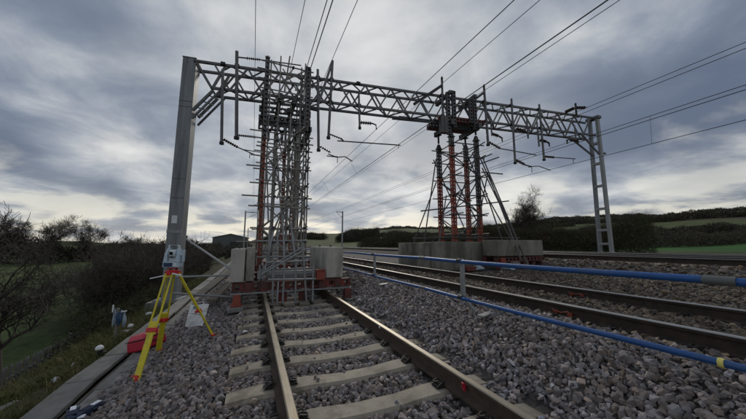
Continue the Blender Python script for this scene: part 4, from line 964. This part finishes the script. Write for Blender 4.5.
def build_station():
    W0 = Matrix.Translation(HEAD + V(0, 0, 0.0)) @ Matrix.Rotation(R(-11), 4, 'Z') @ Matrix.Scale(0.92, 4)
    t = thing('total_station', 'pale blue total station with a dark lens mounted on the yellow tripod', 'total station', HEAD)
    def mk(b, nm, m, par=t, bevel=0, smooth=False): return b.build(nm, M[m], par, bevel=bevel, smooth=smooth, world=W0)
    mk(MB().cyl((0, 0, 0.002), (0, 0, 0.022), 0.075, n=20).cyl((0, 0, 0.045), (0, 0, 0.06), 0.07, n=20), 'tribrach', 'tripred')
    for a in (0.5, 2.6, 4.7): mk(MB().cyl((0.055 * math.cos(a), 0.055 * math.sin(a), 0.02), (0.055 * math.cos(a), 0.055 * math.sin(a), 0.046), 0.017, n=12), 'levelling_screw', 'black')
    body = mk(MB().box((0, 0, 0.105), (0.235, 0.17, 0.09), taper=0.98), 'base_housing', 'instr', bevel=0.012)
    mk(MB().box((-0.035, -0.088, 0.105), (0.125, 0.008, 0.062)), 'display', 'screen', body, 0.003)
    mk(MB().box((0.062, -0.087, 0.105), (0.05, 0.006, 0.06)), 'keypad', 'instrw', body, 0.003)
    for s in (-1, 1):
        b = MB(); x0, x1 = s * 0.112, s * 0.058
        vs = []
        for z, xo, xi, y in ((0.15, 0.115, 0.062, 0.080), (0.27, 0.105, 0.060, 0.070), (0.365, 0.085, 0.058, 0.045)):
            vs += [(s * xo, -y, z), (s * xi, -y, z), (s * xi, y, z), (s * xo, y, z)]
        fs = [tuple((0, 1, 2, 3)), (8, 9, 10, 11)]
        for k in range(2):
            for i in range(4): fs.append((k * 4 + i, k * 4 + (i + 1) % 4, k * 4 + 4 + (i + 1) % 4, k * 4 + 4 + i))
        mk(b.add(vs, fs), 'yoke', 'instr', t, 0.008)
        mk(MB().cyl((s * 0.10, 0, 0.265), (s * 0.125, 0, 0.265), 0.026, n=14), 'drive_knob', 'instrw')
    mk(MB().box((0, 0.02, 0.20), (0.118, 0.10, 0.10)), 'centre_housing', 'instrw', t, 0.008)
    tel = mk(MB().box((0, 0.0, 0.285), (0.098, 0.13, 0.115)), 'telescope', 'instrw', t, 0.014)
    mk(MB().cyl((0, -0.06, 0.285), (0, -0.098, 0.285), 0.038, 0.036, n=20), 'lens_barrel', 'instrw', tel, 0, True)
    mk(MB().cyl((0, -0.0985, 0.285), (0, -0.1005, 0.285), 0.028, n=20), 'lens', 'lens', tel)
    mk(MB().box((0, -0.07, 0.225), (0.05, 0.012, 0.02)), 'sight', 'black', tel)
    mk(MB().box((0, 0, 0.405), (0.165, 0.034, 0.026)).box((-0.073, 0, 0.38), (0.022, 0.034, 0.04)).box((0.073, 0, 0.38), (0.022, 0.034, 0.04)), 'carry_handle', 'instrw', t, 0.006)
    mk(MB().box((0, -0.019, 0.405), (0.10, 0.004, 0.016)), 'handle_grip', 'black', t)
    mk(MB().box((0.14, 0.01, 0.24), (0.03, 0.06, 0.20)), 'side_battery', 'instr', t, 0.008)
build_station()
def build_case():
    W0 = Matrix.Translation((-1.56, 6.12, -0.545)) @ Matrix.Rotation(R(62), 4, 'Z') @ Matrix.Rotation(R(-14), 4, 'X') @ Matrix.Scale(0.88, 4)
    t = thing('instrument_case', 'red plastic instrument case lying on the trough behind the tripod', 'case', (-1.57, 6.02, -0.545))
    def mk(b, nm, m, bevel=0): return b.build(nm, M[m], t, bevel=bevel, world=W0)
    mk(MB().box((0, 0, 0.10), (0.52, 0.36, 0.19), taper=0.97), 'shell', 'casered', 0.03)
    mk(MB().box((0, 0, 0.245), (0.50, 0.345, 0.10), taper=0.80), 'lid', 'caselid', 0.025)
    mk(MB().box((0, 0, 0.196), (0.525, 0.365, 0.012)), 'seam', 'black')
    for x in (-0.15, 0.15): mk(MB().box((x, -0.185, 0.195), (0.05, 0.02, 0.07)), 'latch', 'black', 0.004)
    mk(MB().sweep([(-0.07, -0.18, 0.12), (-0.06, -0.215, 0.12), (0.06, -0.215, 0.12), (0.07, -0.18, 0.12)], 0.01), 'handle', 'black')
build_case()
def crumple(name, c, size, m, label, cat, seed, amp=0.25, parent=None, flat=0.5):
    bm = bmesh.new(); bmesh.ops.create_icosphere(bm, subdivisions=3, radius=1.0); rn = random.Random(seed)
    dirs = [(Vector((rn.gauss(0, 1), rn.gauss(0, 1), rn.gauss(0, 1))).normalized(), rn.uniform(-1, 1), rn.uniform(2, 6), rn.uniform(0, 6)) for _ in range(9)]
    for v in bm.verts:
        n = v.co.copy(); k = 1 + sum(a * math.sin(f * n.dot(d) + ph) for d, a, f, ph in dirs) * amp / 3
        v.co = Vector((n.x * k * size[0], n.y * k * size[1], max(n.z * k, -flat) * size[2]))
    me = bpy.data.meshes.new(name); bm.to_mesh(me); bm.free(); me.materials.append(M[m])
    o = put(bpy.data.objects.new(name, me), parent, Matrix.Translation(c))
    if label: tag(o, label, cat)
    return o
def build_bag():
    t = thing('document_bag', 'clear plastic bag of white papers hung by the right leg of the tripod', 'document bag', (-0.8, 5.55, 0.05))
    n = 9; vs = []; rn = random.Random(3)
    for k in range(2):
        for j in range(n):
            for i in range(n):
                u, v = i / (n - 1) - 0.5, j / (n - 1) - 0.5
                bulge = 0.030 * (1 - 4 * u * u) * (1 - 4 * v * v) * (1 if k else -1)
                vs.append((u * (0.26 + 0.02 * v), bulge + 0.014 * math.sin(5 * u + 4 * v) + 0.006 * rn.uniform(-1, 1), v * 0.34 + 0.02 * math.sin(4 * u)))
    fs = [(k * n * n + j * n + i, k * n * n + j * n + i + 1, k * n * n + (j + 1) * n + i + 1, k * n * n + (j + 1) * n + i) for k in range(2) for j in range(n - 1) for i in range(n - 1)]
    W0 = Matrix.Translation((-0.79, 5.52, 0.045)) @ Matrix.Rotation(R(-8), 4, 'Z') @ Matrix.Rotation(R(10), 4, 'Y') @ Matrix.Rotation(R(-8), 4, 'X')
    put(bpy.data.objects.new('paper_sheets', mesh_from('paper_sheets', vs, fs, M['paper'])), t, W0)
    MB().box((0.02, -0.047, 0.06), (0.12, 0.004, 0.014)).box((0.0, -0.047, 0.02), (0.15, 0.004, 0.01)).box((-0.05, -0.038, 0.12), (0.06, 0.004, 0.05)).build('print', M['ink'], t, world=W0)
    MB().sweep([(0.06, 0, 0.165), (0.03, 0.0, 0.22), (-0.02, 0, 0.2)], 0.006).build('tie', M['white'], t, world=W0)
build_bag()
def build_gloves():
    t = thing('work_gloves', 'pair of navy work gloves with white patches lying at the bottom left ballast edge', 'gloves', (-1.5, 4.1, -0.54))
    for k, (x, y, a) in enumerate(((-1.60, 4.02, 20), (-1.47, 4.06, -24))):
        W0 = Matrix.Translation((x, y, -0.52)) @ Matrix.Rotation(R(a), 4, 'Z')
        b = MB().box((0, -0.02, 0.02), (0.10, 0.15, 0.045), taper=0.85).box((0, -0.13, 0.018), (0.085, 0.09, 0.04), taper=0.9)
        for i in range(4): b.cyl((-0.038 + i * 0.025, 0.05, 0.02), (-0.045 + i * 0.03, 0.115 + (0.012 if i in (1, 2) else 0), 0.014), 0.013, 0.010, n=7)
        b.cyl((0.045, -0.03, 0.02), (0.075, 0.03, 0.014), 0.014, 0.011, n=7)
        o = b.build('glove', M['navy'], t, bevel=0.01, world=W0)
        MB().box((0, 0.045, 0.046), (0.045, 0.085, 0.006)).build('patch', M['reflect'], o, world=W0)
    MB().box((-1.51, 3.9, -0.50), (0.11, 0.05, 0.01), Matrix.Rotation(0.05, 3, 'Z')).build('cuff_patch', M['reflect'], t)
build_gloves()
# verge oddments
def marker(c, h, label, r=0.055):
    t = thing('marker_post', label, 'marker post', c)
    MB().cyl((c[0], c[1], c[2]), (c[0], c[1], c[2] + h), r * 0.8, r * 0.75, n=12).box((c[0] + 0.03, c[1], c[2] + h * 0.72), (r * 2.1, 0.06, 0.03)).build('post', M['black'], t)
    bm = bmesh.new(); bmesh.ops.create_uvsphere(bm, u_segments=14, v_segments=8, radius=r)
    for v in bm.verts: v.co.z = max(v.co.z, -r * 0.35) * 0.95
    me = bpy.data.meshes.new('cap'); bm.to_mesh(me); bm.free(); me.materials.append(M['white']); me.polygons.foreach_set('use_smooth', [True] * len(me.polygons))
    put(bpy.data.objects.new('cap', me), t, Matrix.Translation((c[0] - 0.01, c[1], c[2] + h + r * 0.3)))
marker((-2.22, 6.2, -0.70), 0.19, 'black marker post with a white domed cap beside the trough')
crumple('white_rubble', (-2.48, 5.66, -0.74), (0.065, 0.05, 0.06), 'white', 'white rounded lump lying in the grass left of the trough', 'rubble', 5, 0.15)
crumple('litter', (-2.55, 6.25, -0.74), (0.035, 0.03, 0.05), 'reflect', 'small pale scrap standing in the grass between the white lump and the marker post', 'litter', 6)
crumple('litter', (-2.55, 8.55, -0.70), (0.06, 0.05, 0.05), 'white', 'white scrap in the grass beside the red case', 'litter', 7)
crumple('litter', (-2.50, 9.6, -0.66), (0.07, 0.05, 0.05), 'white', 'farther white scrap in the grass behind the tripod', 'litter', 8)
crumple('litter', (-2.42, 8.0, -0.68), (0.09, 0.04, 0.03), 'white', 'flat white scrap at the foot of the wrapped post', 'litter', 18)
crumple('litter', (0.07, 7.75, -0.17), (0.05, 0.06, 0.02), 'white', 'white scrap on the sleepers beside the left red foot', 'litter', 9, 0.5)
crumple('litter', (-0.05, 5.05, -0.165), (0.035, 0.03, 0.015), 'white', 'little white scrap on a left sleeper end in front of the tower', 'litter', 10, 0.4)
b = MB().box((-2.72, 5.15, -0.79), (0.09, 0.36, 0.03), Matrix.Rotation(-0.25, 3, 'Z')).box((-2.80, 5.05, -0.80), (0.09, 0.30, 0.03), Matrix.Rotation(-0.3, 3, 'Z'))
tag(b.build('paving_scrap', M['lid'], bevel=0.01), 'two flat grey slab scraps in the grass at the lower left', 'slab')
t = thing('wrapped_post', 'short post wrapped in pale and dark blue plastic on the verge', 'post', (-2.45, 7.6, -0.8))
MB().cyl((-2.47, 7.5, -0.85), (-2.47, 7.5, -0.10), 0.03, n=10).build('post', M['postgrey'], t)
crumple('plastic_wrap', (-2.51, 7.47, -0.29), (0.028, 0.03, 0.16), 'bluewhite', None, None, 11, 0.5, t, 1)
crumple('plastic_wrap', (-2.425, 7.46, -0.29), (0.045, 0.03, 0.15), 'bluefilm', None, None, 12, 0.5, t, 1)
crumple('plastic_wrap', (-2.355, 7.50, -0.33), (0.035, 0.03, 0.15), 'bluewhite', None, None, 13, 0.6, t, 1)
MB().bar((-2.40, 7.44, -0.16), (-2.31, 7.44, -0.15), 0.02, 0.02).bar((-2.54, 7.45, -0.16), (-2.54, 7.45, -0.02), 0.02, 0.02).build('tape', M['white'], t)
crumple('rubble_bag', (7.95, 6.92, 0.42), (0.15, 0.12, 0.10), 'bluewhite', 'pale plastic bag on the ground in front of the raised concrete block', 'bag', 14, 0.3)
crumple('rubble_bag', (7.62, 6.95, 0.40), (0.10, 0.09, 0.08), 'sleeve', 'small grey bag beside the pale plastic bag', 'bag', 15, 0.3)
crumple('rubble_bag', (7.05, 7.45, 0.40), (0.20, 0.14, 0.10), 'bluewhite', 'pale bag left of the red side foot near the concrete blocks', 'bag', 16, 0.3)

# ------------------------------------------------------------------ trees and scrub
def bare_tree(seed, H, spread, kids=(7, 6, 6, 5), stems=1, droop=0.0, r0=0.16, up=0.35, tw=0.008):
    rn = random.Random(seed); parts = {0: MB(), 1: MB()}
    def seg(b, p, q, ra, rb, n):
        p, q = Vector(p), Vector(q); x = (q - p).normalized(); upv = V(0, 0, 1) if abs(x.z) < 0.9 else V(0, 1, 0)
        a = upv.cross(x).normalized(); c = x.cross(a)
        vs = [p + (a * math.cos(6.283 * i / n) + c * math.sin(6.283 * i / n)) * ra for i in range(n)] + [q + (a * math.cos(6.283 * i / n) + c * math.sin(6.283 * i / n)) * rb for i in range(n)]
        b.add(vs, [(i, (i + 1) % n, n + (i + 1) % n, n + i) for i in range(n)])
    def grow(p, d, L, r, lev):
        ns = 5 if lev == 0 else (4 if lev < 3 else 3); pts = [p]; dirs = [d]
        b = parts[0 if lev < 2 else 1]
        for k in range(ns):
            wob = 0.10 if lev == 0 else 0.24
            d = (d + Vector((rn.gauss(0, wob), rn.gauss(0, wob), rn.gauss(0, wob) + (0.06 if lev else 0.03) - droop * lev * 0.03))).normalized()
            q = p + d * (L / ns); f0 = 1 - k / ns; f1 = 1 - (k + 1) / ns
            lo = tw if lev > 1 else r * 0.35
            seg(b, p, q, lo + (r - lo) * f0, lo + (r - lo) * f1, 7 if lev == 0 else (5 if lev == 1 else 3)); p = q; pts.append(p); dirs.append(d)
        if lev >= len(kids): return
        for _ in range(kids[lev]):
            u = rn.uniform(0.30 if lev == 0 else 0.2, 1.0); i = min(ns - 1, int(u * ns)); f = u * ns - i
            o = pts[i].lerp(pts[i + 1], f); dd = dirs[i + 1]
            side = dd.cross(Vector((rn.gauss(0, 1), rn.gauss(0, 1), rn.gauss(0, 1)))).normalized()
            nd = (dd * rn.uniform(0.35, 0.9) + side * rn.uniform(0.6, 1.1) * spread + V(0, 0, up)).normalized()
            rr = max(tw, r * (1 - 0.65 * u) * rn.uniform(0.45, 0.62))
            grow(o, nd, L * rn.uniform(0.42, 0.68), rr, lev + 1)
    for s in range(stems):
        a = rn.uniform(0, 6.28); lean = 0 if stems == 1 else rn.uniform(0.1, 0.55)
        grow(V(0.1 * s * math.cos(a), 0.1 * s * math.sin(a), -0.15), V(lean * math.cos(a), lean * math.sin(a), 1).normalized(), H * rn.uniform(0.5, 0.62), r0 * (1 if stems == 1 else rn.uniform(0.5, 1)), 0)
    return parts
def cards(rn, n, fn, size, asp=0.45):
    vs = []; fs = []
    for _ in range(n):
        c = Vector(fn(rn)); a = Vector((rn.gauss(0, 1), rn.gauss(0, 1), rn.gauss(0, 1))).normalized(); b = a.cross(Vector((rn.gauss(0, 1), rn.gauss(0, 1), rn.gauss(0, 1)))).normalized()
        s = size * rn.uniform(0.5, 1.3); i = len(vs); vs += [c - a * s, c + b * s * asp, c + a * s, c - b * s * asp]; fs.append((i, i + 1, i + 2, i + 3))
    return vs, fs
TREE = {}
def tree_meshes(key, **kw):
    p = bare_tree(**kw)
    TREE[key] = (mesh_from('trunk', p[0].v, p[0].f, M['bark'], True), mesh_from('crown', p[1].v, p[1].f, M['twig']))
tree_meshes('near', seed=31, H=6.3, spread=1.2, kids=(10, 8, 7, 5), r0=0.16, up=0.20, droop=0.3, tw=0.006)
tree_meshes('a', seed=5, H=10, spread=1.2, kids=(11, 8, 8, 6), r0=0.24, tw=0.014)
tree_meshes('b', seed=8, H=10, spread=1.3, kids=(11, 9, 8, 5), r0=0.24, tw=0.014)
tree_meshes('c', seed=12, H=8, spread=0.9, kids=(9, 8, 7, 6), stems=3, r0=0.12, tw=0.009)
def shrub_mesh(key, seed, H, W):
    p = bare_tree(seed, H, 1.0, (7, 6, 6), stems=11, r0=0.045, tw=0.007)
    rn = random.Random(seed)
    def fn(r):
        while True:
            x, y, z = r.uniform(-1, 1), r.uniform(-1, 1), r.random()
            if x * x + y * y < (1 - 0.5 * z) ** 2 + 0.05 * r.random(): return (x * W, y * W, z * H * 0.62 + 0.05)
    v, f = cards(rn, 2200, fn, 0.16, 0.07)
    st = MB(); st.v += p[0].v; st.f += p[0].f; st.m += p[0].m; st.add(p[1].v, p[1].f)
    TREE[key] = (mesh_from('stems', st.v, st.f, M['twig']), mesh_from('foliage', v, f, M['leaf']))
shrub_mesh('s1', 41, 4.6, 1.9); shrub_mesh('s2', 43, 4.0, 2.1); shrub_mesh('s3', 47, 3.4, 1.7)
def plant(name, key, x, y, s, rz, label, cat, group, names=('trunk', 'crown'), dz=0, sz=1):
    z = terr(x, y) + dz
    t = thing(name, label, cat, (x, y, z), group)
    w = Matrix.Translation((x, y, z)) @ Matrix.Rotation(rz, 4, 'Z') @ Matrix.Diagonal((s, s, s * sz, 1))
    for nm, me in zip(names, TREE[key]): put(bpy.data.objects.new(nm, me), t, w)
    return t
plant('bare_tree', 'near', -7.25, 13.3, 1.0, 2.2, 'large bare tree with spreading low branches at the left edge', 'tree', 'bare winter trees')
gl = 'bare winter trees'
places = ['tall bare tree at the far left behind the big spreading one', 'bare tree second from the left in the far hedgerow', 'bare tree third from the left in the far hedgerow', 'bare tree fourth from the left in the far hedgerow', 'round-headed bare tree between the far hedgerow and the bank scrub', 'bare tree just left of the bank scrub in the far hedge']
rn = random.Random(77)
for k, (x, y, s, key) in enumerate(((-62, 70, 1.15, 'a'), (-54, 78, 1.05, 'b'), (-47, 82, 1.1, 'a'), (-41, 84, 1.0, 'b'), (-36, 88, 0.95, 'b'), (-30, 92, 0.7, 'a'))):
    plant('bare_tree', key, x, y, s, rn.uniform(0, 6), places[k], 'tree', gl)
plant('bare_tree', 'c', 37, 29, 0.98, 1.0, 'bushy bare tree standing alone just right of the red shoring tower', 'tree', gl)
ssp = [(-7.0, 21.5, 's1', 1.0), (-8.6, 25.0, 's2', 1.15), (-7.6, 27, 's1', 1.3), (-6.9, 24, 's2', 1.05), (-9.4, 31, 's3', 1.5), (-7.4, 30, 's1', 1.25), (-6.4, 33, 's3', 1.2), (-8, 37, 's2', 1.2), (-6.0, 39, 's1', 0.9), (-6.8, 45, 's2', 0.95), (-11, 33, 's1', 1.2), (-12, 38, 's3', 1.4)]
for k, (x, y, key, s) in enumerate(ssp):
    d = ['nearest tangled dark shrub on the left bank behind the fence', 'second dark shrub up the left bank, wider than its neighbours', 'tallest twiggy shrub of the left bank scrub', 'dark shrub of the left bank just left of the box mast', 'dark shrub low behind the tallest bank shrub', 'twiggy shrub partly hidden by the box mast', 'low shrub showing just right of the box mast', 'shrub farther along the bank right of the instrument', 'small shrub on the bank beyond the sloping scaffold tube', 'farthest shrub on the left bank before the shed', 'twiggy shrub on the field side of the bank scrub', 'dense low shrub on the field side farther back'][k]
    plant('bank_shrub', key, x, y, s, rn.uniform(0, 6), d, 'shrub', 'scrub along the left bank', ('stems', 'foliage'), -0.1)
def mass(name, label, path, W, H, n, size, m='hazedleaf', spikes=0, seed=1, noise=0.35, asp_k=(1.7, 0.14)):
    """a hedge or belt of scrub far enough off to read as one mass"""
    rn = random.Random(seed); P = [Vector((*p, 0)) for p in path]
    segl = [(b - a).length for a, b in zip(P[:-1], P[1:])]; tot = sum(segl)
    def at(u):
        s = u * tot
        for (a, b), L in zip(zip(P[:-1], P[1:]), segl):
            if s <= L: return a.lerp(b, s / L), (b - a).normalized(), u * tot
            s -= L
        return P[-1], (P[-1] - P[-2]).normalized(), tot
    ph = [rn.uniform(0, 6) for _ in range(4)]
    def hh(s): return H * (1 + noise * (0.5 * math.sin(s * 0.9 / H + ph[0]) + 0.35 * math.sin(s * 2.1 / H + ph[1]) + 0.3 * math.sin(s * 0.33 / H + ph[2])))
    def fn(r):
        p, d, s = at(r.random()); o = r.uniform(-1, 1); z = r.random() ** 0.8
        x = p.x - d.y * o * W; y = p.y + d.x * o * W
        return (x, y, terr(x, y) + z * hh(s) * math.sqrt(max(0.05, 1 - 0.75 * o * o)))
    v, f = cards(rn, n, fn, size * asp_k[0], asp_k[1])
    for _ in range(spikes):
        p, d, s = at(rn.random()); o = rn.uniform(-.7, .7); x = p.x - d.y * o * W; y = p.y + d.x * o * W
        h = hh(s); z = terr(x, y) + h * rn.uniform(0.5, 0.95); L = h * rn.uniform(0.15, 0.5); w = size * 0.05
        lx, ly = rn.gauss(0, 0.35) * L, rn.gauss(0, 0.35) * L; i = len(v)
        v += [(x - w, y, z), (x + w, y, z), (x + lx, y + ly, z + L)]; f.append((i, i + 1, i + 2))
        v += [(x, y - w, z), (x, y + w, z), (x - ly, y + lx, z + L * 0.8)]; f.append((i + 3, i + 4, i + 5))
    o = put(bpy.data.objects.new(name, mesh_from(name, v, f, M[m]))); tag(o, label, 'hedge', kind='stuff')
mass('hedgerow', 'dark hedgerow along the far side of the left field', [(-120, 45), (-62, 74), (-30, 96), (-10, 110)], 2.5, 5.2, 16000, 0.5, spikes=3000, seed=1)
mass('scrub_belt', 'dark scrub in the dip between the field and the shed', [(-24, 70), (-14, 90), (-5.5, 120), (-4, 150)], 3, 3.0, 9000, 0.45, spikes=1500, seed=2)
mass('scrub_belt', 'dark scrub belt beyond the farthest track behind the shoring tower', [(24, 60), (23, 42), (26, 28), (27, 20), (29, 14), (29.6, 12)], 2.6, 2.4, 130000, 0.085, m='leaf', spikes=22000, seed=3, asp_k=(1.8, 0.12))
mass('scrub_belt', 'second row of dark scrub on the rising ground right of the line', [(33, 66), (40, 48), (50, 34), (58, 28)], 4, 3.4, 45000, 0.24, spikes=6000, seed=4)
mass('hedgerow', 'low hedge along the green field at the right edge', [(72, 34), (120, 40), (190, 45), (260, 20)], 3, 4.0, 26000, 0.32, spikes=2500, seed=5)
mass('far_wood', 'dark clump of far trees beside the pole right of the scaffold tower', [(62, 205), (78, 215), (92, 205)], 8, 9, 18000, 0.55, spikes=2500, seed=6)
mass('far_wood', 'line of far trees on the skyline left of the far clump', [(10, 330), (40, 340), (70, 300)], 8, 7, 12000, 0.8, spikes=2000, seed=7)
mass('hedgerow', 'far hedge across the hillside field', [(110, 280), (160, 300), (240, 240), (330, 200)], 3, 4, 14000, 0.8, spikes=400, seed=8)
mass('far_wood', 'wood along the crest of the right-hand hill', [(250, 640), (420, 520), (560, 380), (650, 220), (690, 90)], 30, 6, 30000, 1.5, spikes=800, seed=10)
mass('hedgerow', 'far hedge dividing the right-hand hillside', [(330, 300), (380, 200), (420, 110), (430, 40)], 8, 7, 15000, 1.2, spikes=300, seed=11)
mass('hedgerow', 'middle hedge on the right-hand hillside', [(180, 150), (220, 110), (260, 70), (290, 30)], 5, 5.5, 18000, 0.75, spikes=300, seed=12)
mass('bramble', 'dark bramble growing along the fence at the foot of the bank', [(-3.7, 9.2), (-3.85, 14), (-4.0, 22), (-4.6, 34)], 0.55, 0.62, 22000, 0.045, m='leaf', spikes=5000, seed=21)
# conifer by the shed
rn2 = random.Random(4); cv, cf = cards(rn2, 1500, lambda r: (lambda z, a, q: (math.cos(a) * q * (1 - z) * 2.2, math.sin(a) * q * (1 - z) * 2.2, z * 6.5 + 0.4))(r.random(), r.uniform(0, 6.28), math.sqrt(r.random())), 0.4)
t = thing('conifer_tree', 'small pointed dark tree left of the far shed', 'tree', (-22, 118, terr(-22, 118)), gl)
w = Matrix.Translation((-22, 118, terr(-22, 118))); put(bpy.data.objects.new('crown', mesh_from('crown', cv, cf, M['hazedleaf'])), t, w); MB().cyl((0, 0, -0.5), (0, 0, 5), 0.16, 0.05, n=7).build('trunk', M['bark'], t, world=w)

# ------------------------------------------------------------------ far shed, masts
def build_shed():
    z = terr(-9, 150); t = thing('shed', 'low dark shed with a shallow gabled roof in the distance left of the tower', 'shed', (-10, 152, z))
    x0, x1, y0, y1, e, r = -17.5, -2.5, 150, 172, 4.6, 6.3
    z = -2.2
    vs = [(x0, y0, z), (x1, y0, z), (x1, y0, e), ((x0 + x1) / 2, y0, r), (x0, y0, e), (x0, y1, z), (x1, y1, z), (x1, y1, e), ((x0 + x1) / 2, y1, r), (x0, y1, e)]
    MB().add(vs, [(0, 1, 2, 3, 4), (5, 9, 8, 7, 6), (1, 6, 7, 2), (0, 4, 9, 5)]).build('wall', M['shedwall'], t)
    m = (x0 + x1) / 2
    for s in (-1, 1):
        a = V(m, y0 - 0.4, r + 0.15); b_ = V(x0 - 0.5 if s < 0 else x1 + 0.5, y0 - 0.4, e); L = V(0, y1 - y0 + 0.8, 0); up = V(0, 0, 0.14)
        MB().add([a, b_, b_ + L, a + L, a + up, b_ + up, b_ + L + up, a + L + up], [(0, 1, 2, 3), (4, 7, 6, 5), (0, 4, 5, 1), (1, 5, 6, 2), (2, 6, 7, 3), (3, 7, 4, 0)]).build('roof_slope', M['shedroof'], t)
    MB().box((-8, y0 - 0.06, 0.6), (4.2, 0.1, 4.2)).build('door', M['dark'], t)
    MB().box((-4.0, y0 - 0.06, 1.2), (0.9, 0.08, 1.1)).build('window', M['white'], t)
build_shed()
def far_mast(x, y, h, armx, label):
    t = thing('line_mast', label, 'mast', (x, y, prof(min(16, max(-1.5, x)))), 'distant masts along the line')
    z = prof(max(-2, min(17, x)))
    MB().box((x, y, z + h / 2), (0.24, 0.24, h)).build('pole', M['mastlight'], t)
    bar('arm', (x, y, z + h - 0.25), (x + armx, y, z + h - 0.2), 0.09, 0.09, 'dark', t)
    bar('stay', (x, y, z + h - 1.5), (x + armx * 0.9, y, z + h - 0.3), 0.06, 0.06, 'dark', t)
    insulator((x + armx * 0.3, y, z + h - 0.22), (x + armx * 0.6, y, z + h - 0.2), t, 0.12, 3)
far_mast(-1.6, 58, 8.2, 2.6, 'distant line mast left of the scaffold tower with an arm to the right')
far_mast(16.9, 56, 7.6, -1.4, 'distant line mast right of the scaffold tower in front of the bright sky')
far_mast(-1.9, 112, 8.0, 2.6, 'farthest line mast seen through the scaffold tower')
